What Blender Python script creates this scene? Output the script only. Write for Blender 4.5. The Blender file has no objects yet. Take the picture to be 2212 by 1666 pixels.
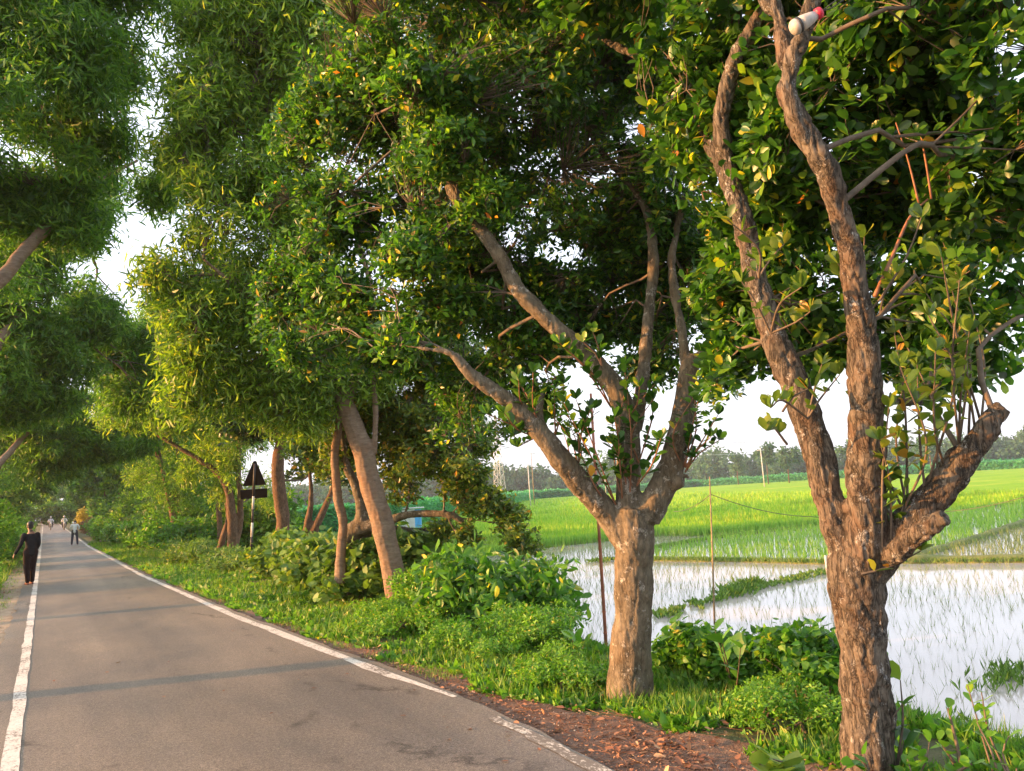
import bpy, math, random
import numpy as np
from mathutils import Vector, Matrix
R = math.radians
rng = np.random.default_rng(7); random.seed(7)
C = bpy.context.scene.collection
S = bpy.context.scene

# ------------------------------------------------------------------ camera
CAM_H = 1.6; F = 1664.0
ROLL = R(3.8103); PITCH = R(7.8862); YAW = R(31.478)
fwd = np.array([math.sin(YAW)*math.cos(PITCH), math.cos(YAW)*math.cos(PITCH), math.sin(PITCH)])
rt0 = np.array([math.cos(YAW), -math.sin(YAW), 0.0]); up0 = np.cross(rt0, fwd)
rt = rt0*math.cos(ROLL)-up0*math.sin(ROLL); up = up0*math.cos(ROLL)+rt0*math.sin(ROLL)
cam = bpy.data.objects.new('camera', bpy.data.cameras.new('camera')); C.objects.link(cam)
cam.matrix_world = Matrix(((rt[0], up[0], -fwd[0], 0), (rt[1], up[1], -fwd[1], 0), (rt[2], up[2], -fwd[2], CAM_H), (0, 0, 0, 1)))
cam.data.sensor_fit = 'HORIZONTAL'; cam.data.sensor_width = 36; cam.data.lens = 36*F/2212
cam.data.clip_start = .05; cam.data.clip_end = 6000
S.camera = cam
# ------------------------------------------------------------------ light
SUN_EL = R(9); SUN_AZ = R(-66)           # azimuth measured from +Y towards +X
w = bpy.data.worlds.new('World'); S.world = w; w.use_nodes = True
nt = w.node_tree; bg = nt.nodes['Background']
sky = nt.nodes.new('ShaderNodeTexSky'); sky.sky_type = 'NISHITA'; sky.sun_disc = False
sky.sun_elevation = R(16); sky.sun_rotation = SUN_AZ; sky.dust_density = 6; sky.air_density = 1.0; sky.ozone_density = 1.2
mixn = nt.nodes.new('ShaderNodeMix'); mixn.data_type = 'RGBA'; mixn.inputs['Factor'].default_value = .62
mixn.inputs['B'].default_value = (4.2, 4.35, 4.8, 1)        # bright thin overcast over the blue
nt.links.new(sky.outputs[0], mixn.inputs['A']); nt.links.new(mixn.outputs['Result'], bg.inputs[0])
bg.inputs[1].default_value = .15
sd = bpy.data.lights.new('sun', 'SUN'); sun = bpy.data.objects.new('sun', sd); C.objects.link(sun)
sd.energy = 5.0; sd.angle = R(1.2); sd.color = (1, .45, .14)
sdir = Vector((math.sin(SUN_AZ)*math.cos(SUN_EL), math.cos(SUN_AZ)*math.cos(SUN_EL), math.sin(SUN_EL)))
sun.rotation_euler = sdir.to_track_quat('Z', 'Y').to_euler()
S.view_settings.view_transform = 'Standard'; S.view_settings.look = 'None'; S.view_settings.gamma = 1
S.view_settings.exposure = 1.6
S.render.engine = 'CYCLES'
S.cycles.max_bounces = 7; S.cycles.diffuse_bounces = 3; S.cycles.transmission_bounces = 4; S.cycles.glossy_bounces = 2
S.cycles.volume_bounces = 0

# ------------------------------------------------------------------ helpers
def ray(px, py): return fwd+rt*(px-1106)/F-up*(py-833)/F
def P(px, py, d): return np.array([0, 0, CAM_H])+ray(px, py)*d        # measured point at depth d
def G(px, py, z=0.0):                                                # measured point on a level
    r = ray(px, py); t = (z-CAM_H)/r[2]; return np.array([r[0]*t, r[1]*t, z])
def link(o, parent=None):
    C.objects.link(o)
    if parent is not None: o.parent = parent
    return o
def tag(o, label=None, cat=None, group=None, kind=None):
    if label: o['label'] = label
    if cat: o['category'] = cat
    if group: o['group'] = group
    if kind: o['kind'] = kind
    return o
def empty(name, loc, label, cat, group=None):
    o = bpy.data.objects.new(name, None); o.location = [float(v) for v in loc]; o.empty_display_size = .2
    link(o); return tag(o, label, cat, group)
def mesh_np(name, V, faces, mat, parent=None, smooth=True, off=None):
    """faces: list of (n,k) int arrays"""
    me = bpy.data.meshes.new(name); V = np.asarray(V, dtype=np.float64)
    if off is not None: V = V-np.asarray(off)
    faces = [f for f in faces if len(f)]
    nl = sum(f.size for f in faces); nf = sum(len(f) for f in faces)
    me.vertices.add(len(V)); me.vertices.foreach_set('co', V.astype(np.float32).ravel())
    me.loops.add(nl); me.loops.foreach_set('vertex_index', np.concatenate([f.ravel() for f in faces]).astype(np.int32))
    me.polygons.add(nf); tot = np.concatenate([np.full(len(f), f.shape[1]) for f in faces])
    me.polygons.foreach_set('loop_start', (np.cumsum(tot)-tot).astype(np.int32))
    me.polygons.foreach_set('loop_total', tot.astype(np.int32))
    me.polygons.foreach_set('use_smooth', np.full(nf, smooth))
    me.update(calc_edges=True); me.validate()
    me.materials.append(mat)
    return link(bpy.data.objects.new(name, me), parent)
def hash3(ix, iy, iz, s):
    h = (ix*374761393+iy*668265263+iz*2147483647+s*974634777) & 0xffffffff
    h = ((h ^ (h >> 13))*1274126177) & 0xffffffff
    return ((h ^ (h >> 16)) & 0xffff)/65535.0
def vnoise(p, s=0):
    p = np.asarray(p, dtype=np.float64); i = np.floor(p).astype(np.int64); f = p-i; f = f*f*(3-2*f); r = 0
    for dx in (0, 1):
        for dy in (0, 1):
            for dz in (0, 1):
                wt = (f[:, 0] if dx else 1-f[:, 0])*(f[:, 1] if dy else 1-f[:, 1])*(f[:, 2] if dz else 1-f[:, 2])
                r = r+wt*hash3(i[:, 0]+dx, i[:, 1]+dy, i[:, 2]+dz, s)
    return r
def fbm(p, o=3, s=0):
    p = np.asarray(p, float); r = 0; a = 1; t = 0
    for k in range(o): r = r+a*vnoise(p*2**k, s+k*17); t += a; a *= .5
    return r/t
def unit(v): return v/np.maximum(np.linalg.norm(v, axis=-1, keepdims=True), 1e-9)

class MB:                                   # mesh collector
    def __init__(s): s.v = []; s.f = {}; s.n = 0
    def add(s, V, faces):
        for f in faces:
            f = np.asarray(f)
            if len(f): s.f.setdefault(f.shape[1], []).append(f+s.n)
        s.v.append(np.asarray(V, float)); s.n += len(V)
    def build(s, name, mat, parent=None, smooth=True, off=None):
        return mesh_np(name, np.vstack(s.v), [np.vstack(x) for x in s.f.values()], mat, parent, smooth, off)
    def box(s, c, sz, rz=0, M=None):
        q = np.array([[x, y, z] for x in (-.5, .5) for y in (-.5, .5) for z in (-.5, .5)])*np.array(sz)
        if rz: c_, s_ = math.cos(rz), math.sin(rz); q = q@np.array([[c_, s_, 0], [-s_, c_, 0], [0, 0, 1]])
        if M is not None: q = q@M.T
        s.add(q+np.array(c), [np.array([[0, 1, 3, 2], [4, 6, 7, 5], [0, 4, 5, 1], [2, 3, 7, 6], [0, 2, 6, 4], [1, 5, 7, 3]])])
    def bar(s, a, b, r, n=6, r2=None): s.tube([a, b], [r, r if r2 is None else r2], n)
    def tube(s, pts, rad, n=8, cap=True):
        pts = np.asarray(pts, float); rad = np.asarray(rad, float); m = len(pts)
        t = np.gradient(pts, axis=0) if m > 2 else np.repeat((pts[1]-pts[0])[None], 2, 0); t = unit(t)
        a = np.array([1., 0, 0]) if abs(t[0][0]) < .8 else np.array([0, 1., 0]); u = unit(a-t[0]*(a@t[0]))
        ang = np.arange(n)*2*math.pi/n; V = []
        for k in range(m):
            u = unit(u-t[k]*(u@t[k])); v = np.cross(t[k], u)
            V.append(pts[k]+rad[k]*(np.cos(ang)[:, None]*u+np.sin(ang)[:, None]*v))
        V = np.vstack(V); j = np.arange(n); j2 = (j+1) % n; fs = []
        for k in range(m-1): fs.append(np.stack([k*n+j, k*n+j2, (k+1)*n+j2, (k+1)*n+j], 1))
        L = [np.vstack(fs)]
        if cap:
            V = np.vstack([V, pts[0], pts[-1]]); e = (m-1)*n
            L.append(np.vstack([np.stack([j2, j, np.full(n, m*n)], 1), np.stack([e+j, e+j2, np.full(n, m*n+1)], 1)]))
        s.add(V, L)
    def ball(s, c, r, nu=12, nv=8):
        r = np.array(r)*np.ones(3); V = [[0, 0, 1]]
        for i in range(1, nv):
            for j in range(nu):
                a, b = math.pi*i/nv, 2*math.pi*j/nu; V.append([math.sin(a)*math.cos(b), math.sin(a)*math.sin(b), math.cos(a)])
        V.append([0, 0, -1]); j = np.arange(nu); j2 = (j+1) % nu; q = []
        for i in range(nv-2): q.append(np.stack([1+i*nu+j, 1+(i+1)*nu+j, 1+(i+1)*nu+j2, 1+i*nu+j2], 1))
        e = 1+(nv-2)*nu
        s.add(np.array(V)*r+np.array(c), [np.vstack(q), np.vstack([np.stack([np.zeros(nu, int), 1+j, 1+j2], 1), np.stack([np.full(nu, len(V)-1), e+j2, e+j], 1)])])

def resample(pts, rad, step):
    pts = np.asarray(pts, float); rad = np.asarray(rad, float)
    if len(pts) < 2: return pts, rad
    E = np.vstack([2*pts[0]-pts[1], pts, 2*pts[-1]-pts[-2]]); o = []; ro = []
    for i in range(len(pts)-1):
        p0, p1, p2, p3 = E[i:i+4]; n = max(1, int(np.linalg.norm(p2-p1)/step))
        for k in range(n):
            t = k/n; o.append(.5*((2*p1)+(-p0+p2)*t+(2*p0-5*p1+4*p2-p3)*t*t+(-p0+3*p1-3*p2+p3)*t**3)); ro.append(rad[i]*(1-t)+rad[i+1]*t)
    o.append(pts[-1]); ro.append(rad[-1]); return np.array(o), np.array(ro)

# ------------------------------------------------------------------ materials
def newmat(name):
    m = bpy.data.materials.new(name); m.use_nodes = True; nt = m.node_tree; p = nt.nodes['Principled BSDF']; return m, nt, p
def N(nt, t, **k):
    n = nt.nodes.new(t)
    for a, b in k.items(): setattr(n, a, b)
    return n
def ramp(nt, stops, interp='LINEAR'):
    n = nt.nodes.new('ShaderNodeValToRGB'); cr = n.color_ramp; cr.interpolation = interp
    while len(cr.elements) < len(stops): cr.elements.new(.5)
    for e, (p, c) in zip(cr.elements, stops): e.position = p; e.color = (*c, 1) if len(c) == 3 else c
    return n
def noise(nt, scale, detail=4, rough=.6, coord='Object', stretch=None, dist=0):
    tc = N(nt, 'ShaderNodeTexCoord'); n = N(nt, 'ShaderNodeTexNoise'); n.inputs['Scale'].default_value = scale
    n.inputs['Detail'].default_value = detail; n.inputs['Roughness'].default_value = rough; n.inputs['Distortion'].default_value = dist
    if stretch:
        mp = N(nt, 'ShaderNodeMapping'); mp.inputs['Scale'].default_value = stretch
        nt.links.new(tc.outputs[coord], mp.inputs[0]); nt.links.new(mp.outputs[0], n.inputs['Vector'])
    else: nt.links.new(tc.outputs[coord], n.inputs['Vector'])
    return n
def mixc(nt, fac, a, b, mode='MIX'):
    m = N(nt, 'ShaderNodeMix', data_type='RGBA', blend_type=mode)
    for k, v in (('Factor', fac), ('A', a), ('B', b)):
        if hasattr(v, 'is_linked') or isinstance(v, bpy.types.NodeSocket): nt.links.new(v, m.inputs[k])
        elif k == 'Factor': m.inputs[k].default_value = v
        else: m.inputs[k].default_value = (*v, 1)
    return m.outputs['Result']
def bump(nt, p, h, strength=.5, dist=.01):
    b = N(nt, 'ShaderNodeBump'); b.inputs['Strength'].default_value = strength; b.inputs['Distance'].default_value = dist
    nt.links.new(h, b.inputs['Height']); nt.links.new(b.outputs[0], p.inputs['Normal']); return b
def simple(name, col, rough=.6, var=.25, scale=8, metal=0, spec=.5):
    m, nt, p = newmat(name); n = noise(nt, scale)
    r = ramp(nt, [(.3, tuple(c*(1-var) for c in col)), (.7, tuple(min(1, c*(1+var)) for c in col))])
    nt.links.new(n.outputs['Fac'], r.inputs[0]); nt.links.new(r.outputs[0], p.inputs['Base Color'])
    p.inputs['Roughness'].default_value = rough; p.inputs['Metallic'].default_value = metal
    p.inputs['Specular IOR Level'].default_value = spec; return m
def leafmat(name, stops, trans=.35, tcol=2.2, rough=.42, spec=.5, tint=None):
    """colour picked per leaf"""
    m, nt, p = newmat(name); gi = N(nt, 'ShaderNodeNewGeometry'); r = ramp(nt, stops)
    nt.links.new(gi.outputs['Random Per Island'], r.inputs[0])
    col = r.outputs[0]
    if tint:
        nn = noise(nt, tint[0], 5, .7, stretch=tint[1]); rr = ramp(nt, tint[2]); nt.links.new(nn.outputs['Fac'], rr.inputs[0]); col = mixc(nt, 1.0, col, rr.outputs[0], 'MULTIPLY')
    nt.links.new(col, p.inputs['Base Color']); p.inputs['Roughness'].default_value = rough
    p.inputs['Specular IOR Level'].default_value = spec
    t = N(nt, 'ShaderNodeBsdfTranslucent'); tc = mixc(nt, 1.0, col, (tcol, tcol*1.05, tcol*.45), 'MULTIPLY')
    nt.links.new(tc, t.inputs[0]); ms = N(nt, 'ShaderNodeMixShader'); ms.inputs[0].default_value = trans
    nt.links.new(p.outputs[0], ms.inputs[1]); nt.links.new(t.outputs[0], ms.inputs[2])
    nt.links.new(ms.outputs[0], nt.nodes['Material Output'].inputs[0]); return m
def barkmat(name, lo, hi, lichen=(.42, .40, .34), lich=.5, crack=.35, warm=(.30, .16, .07), scale=1.0, ring=False, fis=.4):
    m, nt, p = newmat(name)
    n1 = noise(nt, 14*scale, 9, .72, stretch=(1, 1, .55) if not ring else (.6, .6, 2)); r1 = ramp(nt, [(.32, lo), (.66, hi)]); nt.links.new(n1.outputs['Fac'], r1.inputs[0])
    n2 = noise(nt, 3.2*scale, 6, .75); rw = ramp(nt, [(.48, (0, 0, 0)), (.66, (.85, .85, .85))]); nt.links.new(n2.outputs['Fac'], rw.inputs[0])
    c = mixc(nt, rw.outputs[0], r1.outputs[0], mixc(nt, .6, r1.outputs[0], warm))
    n3 = noise(nt, 10*scale, 9, .78); rl = ramp(nt, [(lich, (0, 0, 0)), (lich+.03, (.8, .8, .8))]); nt.links.new(n3.outputs['Fac'], rl.inputs[0])
    c = mixc(nt, rl.outputs[0], c, lichen)
    tc = N(nt, 'ShaderNodeTexCoord'); mp = N(nt, 'ShaderNodeMapping'); mp.inputs['Scale'].default_value = (1, 1, .20) if not ring else (.3, .3, 2.6)
    nd = N(nt, 'ShaderNodeTexNoise'); nd.inputs['Scale'].default_value = 15*scale; nd.inputs['Detail'].default_value = 6
    vo = N(nt, 'ShaderNodeTexVoronoi', feature='DISTANCE_TO_EDGE'); vo.inputs['Scale'].default_value = 38*scale
    ad = N(nt, 'ShaderNodeVectorMath', operation='MULTIPLY_ADD'); ad.inputs[1].default_value = (.10, .10, .30)
    nt.links.new(tc.outputs['Object'], nd.inputs['Vector']); nt.links.new(nd.outputs['Color'], ad.inputs[0]); nt.links.new(tc.outputs['Object'], ad.inputs[2])
    nt.links.new(ad.outputs[0], mp.inputs[0]); nt.links.new(mp.outputs[0], vo.inputs['Vector'])
    rc = ramp(nt, [(0, (1-crack,)*3), (.16, (1, 1, 1))]); nt.links.new(vo.outputs['Distance'], rc.inputs[0])
    if not ring:
        nf = noise(nt, 24*scale, 5, .6, stretch=(1, 1, .16)); rf = ramp(nt, [(.455, (1, 1, 1)), (.495, (1-fis,)*3), (.505, (1-fis,)*3), (.545, (1, 1, 1))]); nt.links.new(nf.outputs['Fac'], rf.inputs[0]); c = mixc(nt, 1.0, c, rf.outputs[0], 'MULTIPLY')
    nk = noise(nt, 5*scale, 5, .7); rk = ramp(nt, [(.46, (0, 0, 0)), (.6, (1, 1, 1))]); nt.links.new(nk.outputs['Fac'], rk.inputs[0])
    crk = mixc(nt, rk.outputs[0], (1, 1, 1), rc.outputs[0])
    c = mixc(nt, 1.0, c, crk, 'MULTIPLY')
    nt.links.new(c, p.inputs['Base Color']); p.inputs['Roughness'].default_value = .9; p.inputs['Specular IOR Level'].default_value = .2
    mh = N(nt, 'ShaderNodeMath', operation='MULTIPLY_ADD'); mh.inputs[1].default_value = 1.2
    nt.links.new(n1.outputs['Fac'], mh.inputs[0]); nt.links.new(mixc(nt, 1.0, crk, rf.outputs[0], 'MULTIPLY') if not ring else crk, mh.inputs[2]); bump(nt, p, mh.outputs[0], .75, .009)
    return m

M = {}
GRN = lambda *a: [(x, c) for x, c in a]
JL = [(0, (.016, .055, .010)), (.35, (.030, .10, .014)), (.65, (.055, .155, .018)), (.86, (.10, .24, .022)), (.955, (.22, .33, .03)), (.988, (.42, .40, .03)), (.997, (.5, .30, .04)), (1, (.5, .14, .03))]
M['jack'] = leafmat('jackfruit_leaf', JL, .38, 2.2, .34)
M['jack_warm'] = leafmat('jackfruit_leaf_olive', [(0, (.04, .085, .012)), (.4, (.075, .14, .018)), (.8, (.14, .22, .025)), (.95, (.30, .30, .03)), (1, (.5, .2, .04))], .34, 2.2, .36)
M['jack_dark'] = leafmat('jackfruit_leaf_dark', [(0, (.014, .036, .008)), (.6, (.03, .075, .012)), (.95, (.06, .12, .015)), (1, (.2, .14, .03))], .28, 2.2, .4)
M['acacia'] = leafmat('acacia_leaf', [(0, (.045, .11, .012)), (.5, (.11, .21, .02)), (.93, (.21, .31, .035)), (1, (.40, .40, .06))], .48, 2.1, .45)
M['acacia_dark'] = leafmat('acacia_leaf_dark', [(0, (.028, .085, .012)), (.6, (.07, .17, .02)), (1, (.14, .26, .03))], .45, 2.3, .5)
M['bush'] = leafmat('bush_leaf', [(0, (.035, .11, .012)), (.5, (.065, .19, .018)), (.95, (.12, .29, .025)), (1, (.4, .35, .04))], .35, 2.2, .45)
M['herb'] = leafmat('weed_leaf', [(0, (.06, .17, .015)), (.5, (.11, .27, .02)), (.93, (.18, .38, .03)), (1, (.4, .36, .06))], .35, 1.9, .5)
M['vine'] = leafmat('creeper_leaf', [(0, (.06, .13, .02)), (.5, (.10, .20, .03)), (.95, (.16, .27, .045)), (1, (.35, .33, .05))], .3, 1.9, .55)
M['grass'] = leafmat('grass_blade', [(0, (.06, .15, .015)), (.5, (.12, .25, .02)), (.9, (.2, .33, .04)), (1, (.4, .34, .12))], .35, 1.7, .55)
M['rice'] = leafmat('rice_seedling', [(0, (.10, .24, .03)), (.5, (.16, .36, .04)), (1, (.28, .42, .07))], .3, 1.6, .6)
M['rice_sparse'] = leafmat('rice_seedling_sparse', [(0, (.09, .15, .05)), (.6, (.16, .23, .08)), (1, (.26, .28, .13))], .25, 1.4, .7)
M['rice_far'] = leafmat('rice_crop_leaf', [(0, (.18, .40, .015)), (.5, (.27, .45, .03)), (1, (.42, .50, .06))], .3, 1.3, .7, tint=(.07, (1, 2.6, 1), [(.32, (.42, .42, .55)), (.44, (.62, .75, .7)), (.52, (.95, 1, 1)), (.60, (1.15, 1, 1)), (.70, (.85, .66, 1.1))]))
M['jute'] = leafmat('jute_leaf', [(0, (.035, .20, .08)), (.5, (.07, .32, .13)), (1, (.15, .46, .20))], .4, 1.7, .55)
M['wood_leaf'] = leafmat('distant_leaf', [(0, (.02, .07, .03)), (.6, (.04, .115, .05)), (1, (.07, .16, .06))], .3, 1.8, .8)
M['litter'] = leafmat('dry_leaf', [(0, (.16, .07, .04)), (.5, (.28, .13, .07)), (.9, (.42, .22, .12)), (1, (.5, .33, .18))], .1, 1.2, .7)
M['bark1'] = barkmat('rough_bark', (.040, .033, .025), (.175, .152, .120), (.35, .35, .33), .575, .7, (.13, .070, .038), 1.1, fis=.62)
M['bark2'] = barkmat('mottled_bark', (.070, .058, .038), (.22, .188, .135), (.42, .39, .33), .565, .5, (.16, .105, .05), 1.0, fis=.25)
M['bark3'] = barkmat('pale_ringed_bark', (.14, .10, .07), (.28, .21, .15), (.38, .32, .25), .62, .25, (.24, .13, .07), 1.2, ring=True)
M['bark4'] = barkmat('brown_bark', (.09, .055, .035), (.22, .145, .09), (.3, .24, .18), .68, .35, (.18, .09, .045), 1.0)
M['twig'] = simple('twig', (.11, .085, .06), .8, .35, 20)
M['redtwig'] = simple('reddish_shoot', (.22, .10, .05), .6, .3, 20)

# asphalt
m, nt, p = newmat('asphalt'); M['asphalt'] = m
n1 = noise(nt, 150, 4, .8); r1 = ramp(nt, [(.36, (.068, .060, .050)), (.5, (.170, .149, .124)), (.64, (.36, .318, .268))]); nt.links.new(n1.outputs['Fac'], r1.inputs[0])
n2 = noise(nt, .55, 5, .6, stretch=(1, .45, 1)); r2 = ramp(nt, [(.38, (.74, .75, .77)), (.62, (1.25, 1.16, 1.06))]); nt.links.new(n2.outputs['Fac'], r2.inputs[0])
c = mixc(nt, 1.0, r1.outputs[0], r2.outputs[0], 'MULTIPLY')
n3 = noise(nt, 18, 6, .8); r3 = ramp(nt, [(.30, (.6, .6, .6)), (.40, (1, 1, 1)), (.68, (1, 1, 1)), (.78, (1.35, 1.25, 1.15))]); nt.links.new(n3.outputs['Fac'], r3.inputs[0])
c = mixc(nt, 1.0, c, mixc(nt, 1.0, c, r3.outputs[0], 'MULTIPLY'))
n4 = noise(nt, 42, 6, .85); r4 = ramp(nt, [(.38, (.68, .68, .68)), (.5, (1, 1, 1)), (.62, (1.32, 1.3, 1.26))]); nt.links.new(n4.outputs['Fac'], r4.inputs[0]); c = mixc(nt, 1.0, c, r4.outputs[0], 'MULTIPLY')
n5 = noise(nt, 1.9, 3, .5, stretch=(1, .03, 1)); r5 = ramp(nt, [(.35, (.86, .86, .87)), (.65, (1.13, 1.12, 1.10))]); nt.links.new(n5.outputs['Fac'], r5.inputs[0]); c = mixc(nt, 1.0, c, r5.outputs[0], 'MULTIPLY')
# long fine cracks
vo = N(nt, 'ShaderNodeTexVoronoi', feature='DISTANCE_TO_EDGE'); vo.inputs['Scale'].default_value = .42
tc = N(nt, 'ShaderNodeTexCoord'); nd = noise(nt, 2.2, 5, .7); ad = N(nt, 'ShaderNodeVectorMath', operation='MULTIPLY_ADD'); ad.inputs[1].default_value = (.5, .5, .5)
nt.links.new(nd.outputs['Color'], ad.inputs[0]); nt.links.new(tc.outputs['Object'], ad.inputs[2]); mp = N(nt, 'ShaderNodeMapping'); mp.inputs['Scale'].default_value = (1, .25, 1)
nt.links.new(ad.outputs[0], mp.inputs[0]); nt.links.new(mp.outputs[0], vo.inputs['Vector'])
rc = ramp(nt, [(0, (.35, .33, .32)), (.012, (1, 1, 1))]); nt.links.new(vo.outputs['Distance'], rc.inputs[0])
nm = noise(nt, 1.1, 3); rm = ramp(nt, [(.52, (0, 0, 0)), (.6, (1, 1, 1))]); nt.links.new(nm.outputs['Fac'], rm.inputs[0])
c = mixc(nt, rm.outputs[0], c, mixc(nt, 1.0, c, rc.outputs[0], 'MULTIPLY'))
nt.links.new(c, p.inputs['Base Color']); p.inputs['Roughness'].default_value = .55; p.inputs['Specular IOR Level'].default_value = .5
bump(nt, p, n1.outputs['Fac'], .6, .004)
# worn paint
def paint(name, lo):
    m, nt, p = newmat(name)
    n1 = noise(nt, 42, 8, .8, stretch=(1, .5, 1)); n0 = noise(nt, 1.6, 3); ad = N(nt, 'ShaderNodeMath', operation='MULTIPLY_ADD'); ad.inputs[1].default_value = .5
    nt.links.new(n0.outputs['Fac'], ad.inputs[0]); nt.links.new(n1.outputs['Fac'], ad.inputs[2])
    r1 = ramp(nt, [(lo, (.17, .15, .125)), (lo+.05, (.54, .51, .45)), (.95, (.70, .67, .60))]); nt.links.new(ad.outputs[0], r1.inputs[0])
    nt.links.new(r1.outputs[0], p.inputs['Base Color']); p.inputs['Roughness'].default_value = .75; return m
M['paint'] = paint('worn_road_paint', .655); M['paint_worn'] = paint('mostly_worn_off_paint', .73)
# soil
def soil(name, a, b, cc, sc=6):
    m, nt, p = newmat(name); n1 = noise(nt, sc, 8, .75); r1 = ramp(nt, [(.3, a), (.5, b), (.72, cc)]); nt.links.new(n1.outputs['Fac'], r1.inputs[0])
    nt.links.new(r1.outputs[0], p.inputs['Base Color']); p.inputs['Roughness'].default_value = .95; n2 = noise(nt, sc*9, 4); bump(nt, p, n2.outputs['Fac'], .8, .02); return m
M['ground'] = soil('verge_soil', (.05, .06, .025), (.09, .10, .04), (.16, .13, .07), 3)
M['dirt'] = soil('bare_dirt', (.09, .055, .04), (.17, .105, .075), (.28, .19, .14), 9)
M['sand'] = soil('sandy_shoulder', (.20, .15, .10), (.32, .25, .17), (.45, .37, .28), 5)
M['bund'] = soil('bund_mud', (.08, .10, .03), (.14, .17, .05), (.22, .22, .08), 2)
m, nt, p = newmat('paddy_green'); M['paddy'] = m
n1 = noise(nt, .05, 6, .7, stretch=(1, 2.2, 1)); n2 = noise(nt, 1.8, 5, .8, stretch=(1, .5, 1))
r1 = ramp(nt, [(.30, (.17, .26, .03)), (.42, (.20, .40, .02)), (.55, (.26, .43, .03)), (.64, (.38, .46, .05)), (.75, (.32, .33, .07))]); nt.links.new(n1.outputs['Fac'], r1.inputs[0])
r2 = ramp(nt, [(.3, (.7, .75, .6)), (.7, (1.15, 1.1, 1.0))]); nt.links.new(n2.outputs['Fac'], r2.inputs[0])
nt.links.new(mixc(nt, 1.0, r1.outputs[0], r2.outputs[0], 'MULTIPLY'), p.inputs['Base Color']); p.inputs['Roughness'].default_value = .9; p.inputs['Specular IOR Level'].default_value = .1
bump(nt, p, n2.outputs['Fac'], 1, .25)
m, nt, p = newmat('paddy_water'); M['water'] = m
n1 = noise(nt, .35, 4, .6); r1 = ramp(nt, [(.3, (.40, .37, .345)), (.7, (.48, .44, .41))]); nt.links.new(n1.outputs['Fac'], r1.inputs[0]); nt.links.new(r1.outputs[0], p.inputs['Base Color'])
p.inputs['Roughness'].default_value = .06; p.inputs['Specular IOR Level'].default_value = .5; p.inputs['IOR'].default_value = 1.33
n2 = noise(nt, 5, 3, .5, stretch=(1, 2, 1)); bump(nt, p, n2.outputs['Fac'], .12, .01)

# ------------------------------------------------------------------ setting
def road_z(y): return np.where(np.asarray(y) > 55, (np.asarray(y, float)-55)*.0115, 0.0)*np.where(np.asarray(y) > 55, 1, 0)
WZ = -1.24
def prof(x, y):
    """ground height across the embankment"""
    x = np.asarray(x, float); y = np.asarray(y, float); rz = road_z(np.minimum(y, 260))
    k = np.clip((x-4.75)/2.3, 0, 1); k = k*k*(3-2*k); kl = np.clip((-x-3.6)/3, 0, 1); kl = kl*kl*(3-2*kl)
    sh = -.035-.05*np.clip((x-2.9)/1.5, 0, 1)-.05*np.clip((-.5-x)/2, 0, 1)
    z = rz+sh; z = z*(1-np.maximum(k, kl))+(WZ-.10)*np.maximum(k, kl)
    pt = np.stack([x*1.3, y*1.3, np.zeros_like(x)], -1); m = np.clip((x-3.1)*2, 0, 1)*(x < 30)+np.clip((-.8-x)*2, 0, 1)*(x > -30)
    return z+m*(fbm(pt, 3)-.5)*.16
def gridmesh(name, xs, ys, zf, mat):
    X, Y = np.meshgrid(xs, ys); X = X.ravel(); Y = Y.ravel(); V = np.stack([X, Y, zf(X, Y)], 1); nx, ny = len(xs), len(ys)
    i, j = np.meshgrid(np.arange(nx-1), np.arange(ny-1)); a = (j*nx+i).ravel()
    return mesh_np(name, V, [np.stack([a, a+1, a+nx+1, a+nx], 1)], mat)
xs = np.concatenate([[-150, -60, -20], np.arange(-8, -.9, .4), [-.8, -.62, 2.95, 3.1], np.arange(3.3, 8.2, .2), [10, 15, 30, 60, 200, 400, 800]])
ys = np.concatenate([[-120, -60, -30], np.arange(-12, 40, .4), np.arange(40, 120, 2.), [130, 150, 180, 220, 260, 400, 600, 800]])
tag(gridmesh('ground', xs, ys, prof, M['ground']), kind='structure')
# road and its markings as strips
def strip(name, ya, xl, xr, dz, mat, zf=None):
    ya = np.asarray(ya, float); z = (zf or (lambda y: road_z(y)))(ya)+dz; n = len(ya)
    V = np.vstack([np.stack([xl*np.ones(n), ya, z], 1), np.stack([xr*np.ones(n), ya, z], 1)]); i = np.arange(n-1)
    return mesh_np(name, V, [np.stack([i, n+i, n+i+1, i+1], 1)], mat)
yr = np.concatenate([np.arange(-10, 40, .12), np.arange(40, 260, 1.)])
def wob(y, s, a, f=1.): return (fbm(np.stack([y*f, y*0+s, y*0], 1), 4, s)-.5)*a
xr_road = np.interp(yr, [3.5, 5.8, 9, 13, 24, 60, 260], [2.80, 2.93, 2.80, 2.66, 2.50, 2.55, 2.6])+wob(yr, 3, .10, 1.5); xl_road = -.46+wob(yr, 5, .14, 1.3)
tag(strip('road', yr, xl_road, xr_road, .004, M['asphalt']), kind='structure')
def line_x(y):      # right edge line bends in slightly far off
    return np.interp(y, [3.5, 5.8, 9, 13, 24, 60, 260], [2.74, 2.87, 2.73, 2.58, 2.40, 2.45, 2.5])
yl = yr[(yr > -6)]
tag(strip('left_edge_line', yl, -.222+wob(yl, 11, .035, 2), -.118+wob(yl, 12, .03, 2), .008, M['paint']), kind='structure')
yl = yr[(yr > 5.75)]
wd = .115*np.clip((yl-5.7)/1.2, .25, 1)
tag(strip('right_edge_line', yl, line_x(yl)-wd+wob(yl, 13, .05, 2), line_x(yl)+wob(yl, 14, .04, 2), .008, M['paint']), kind='structure')
yl = yr[(yr > 3.6) & (yr < 5.2)]
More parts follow.
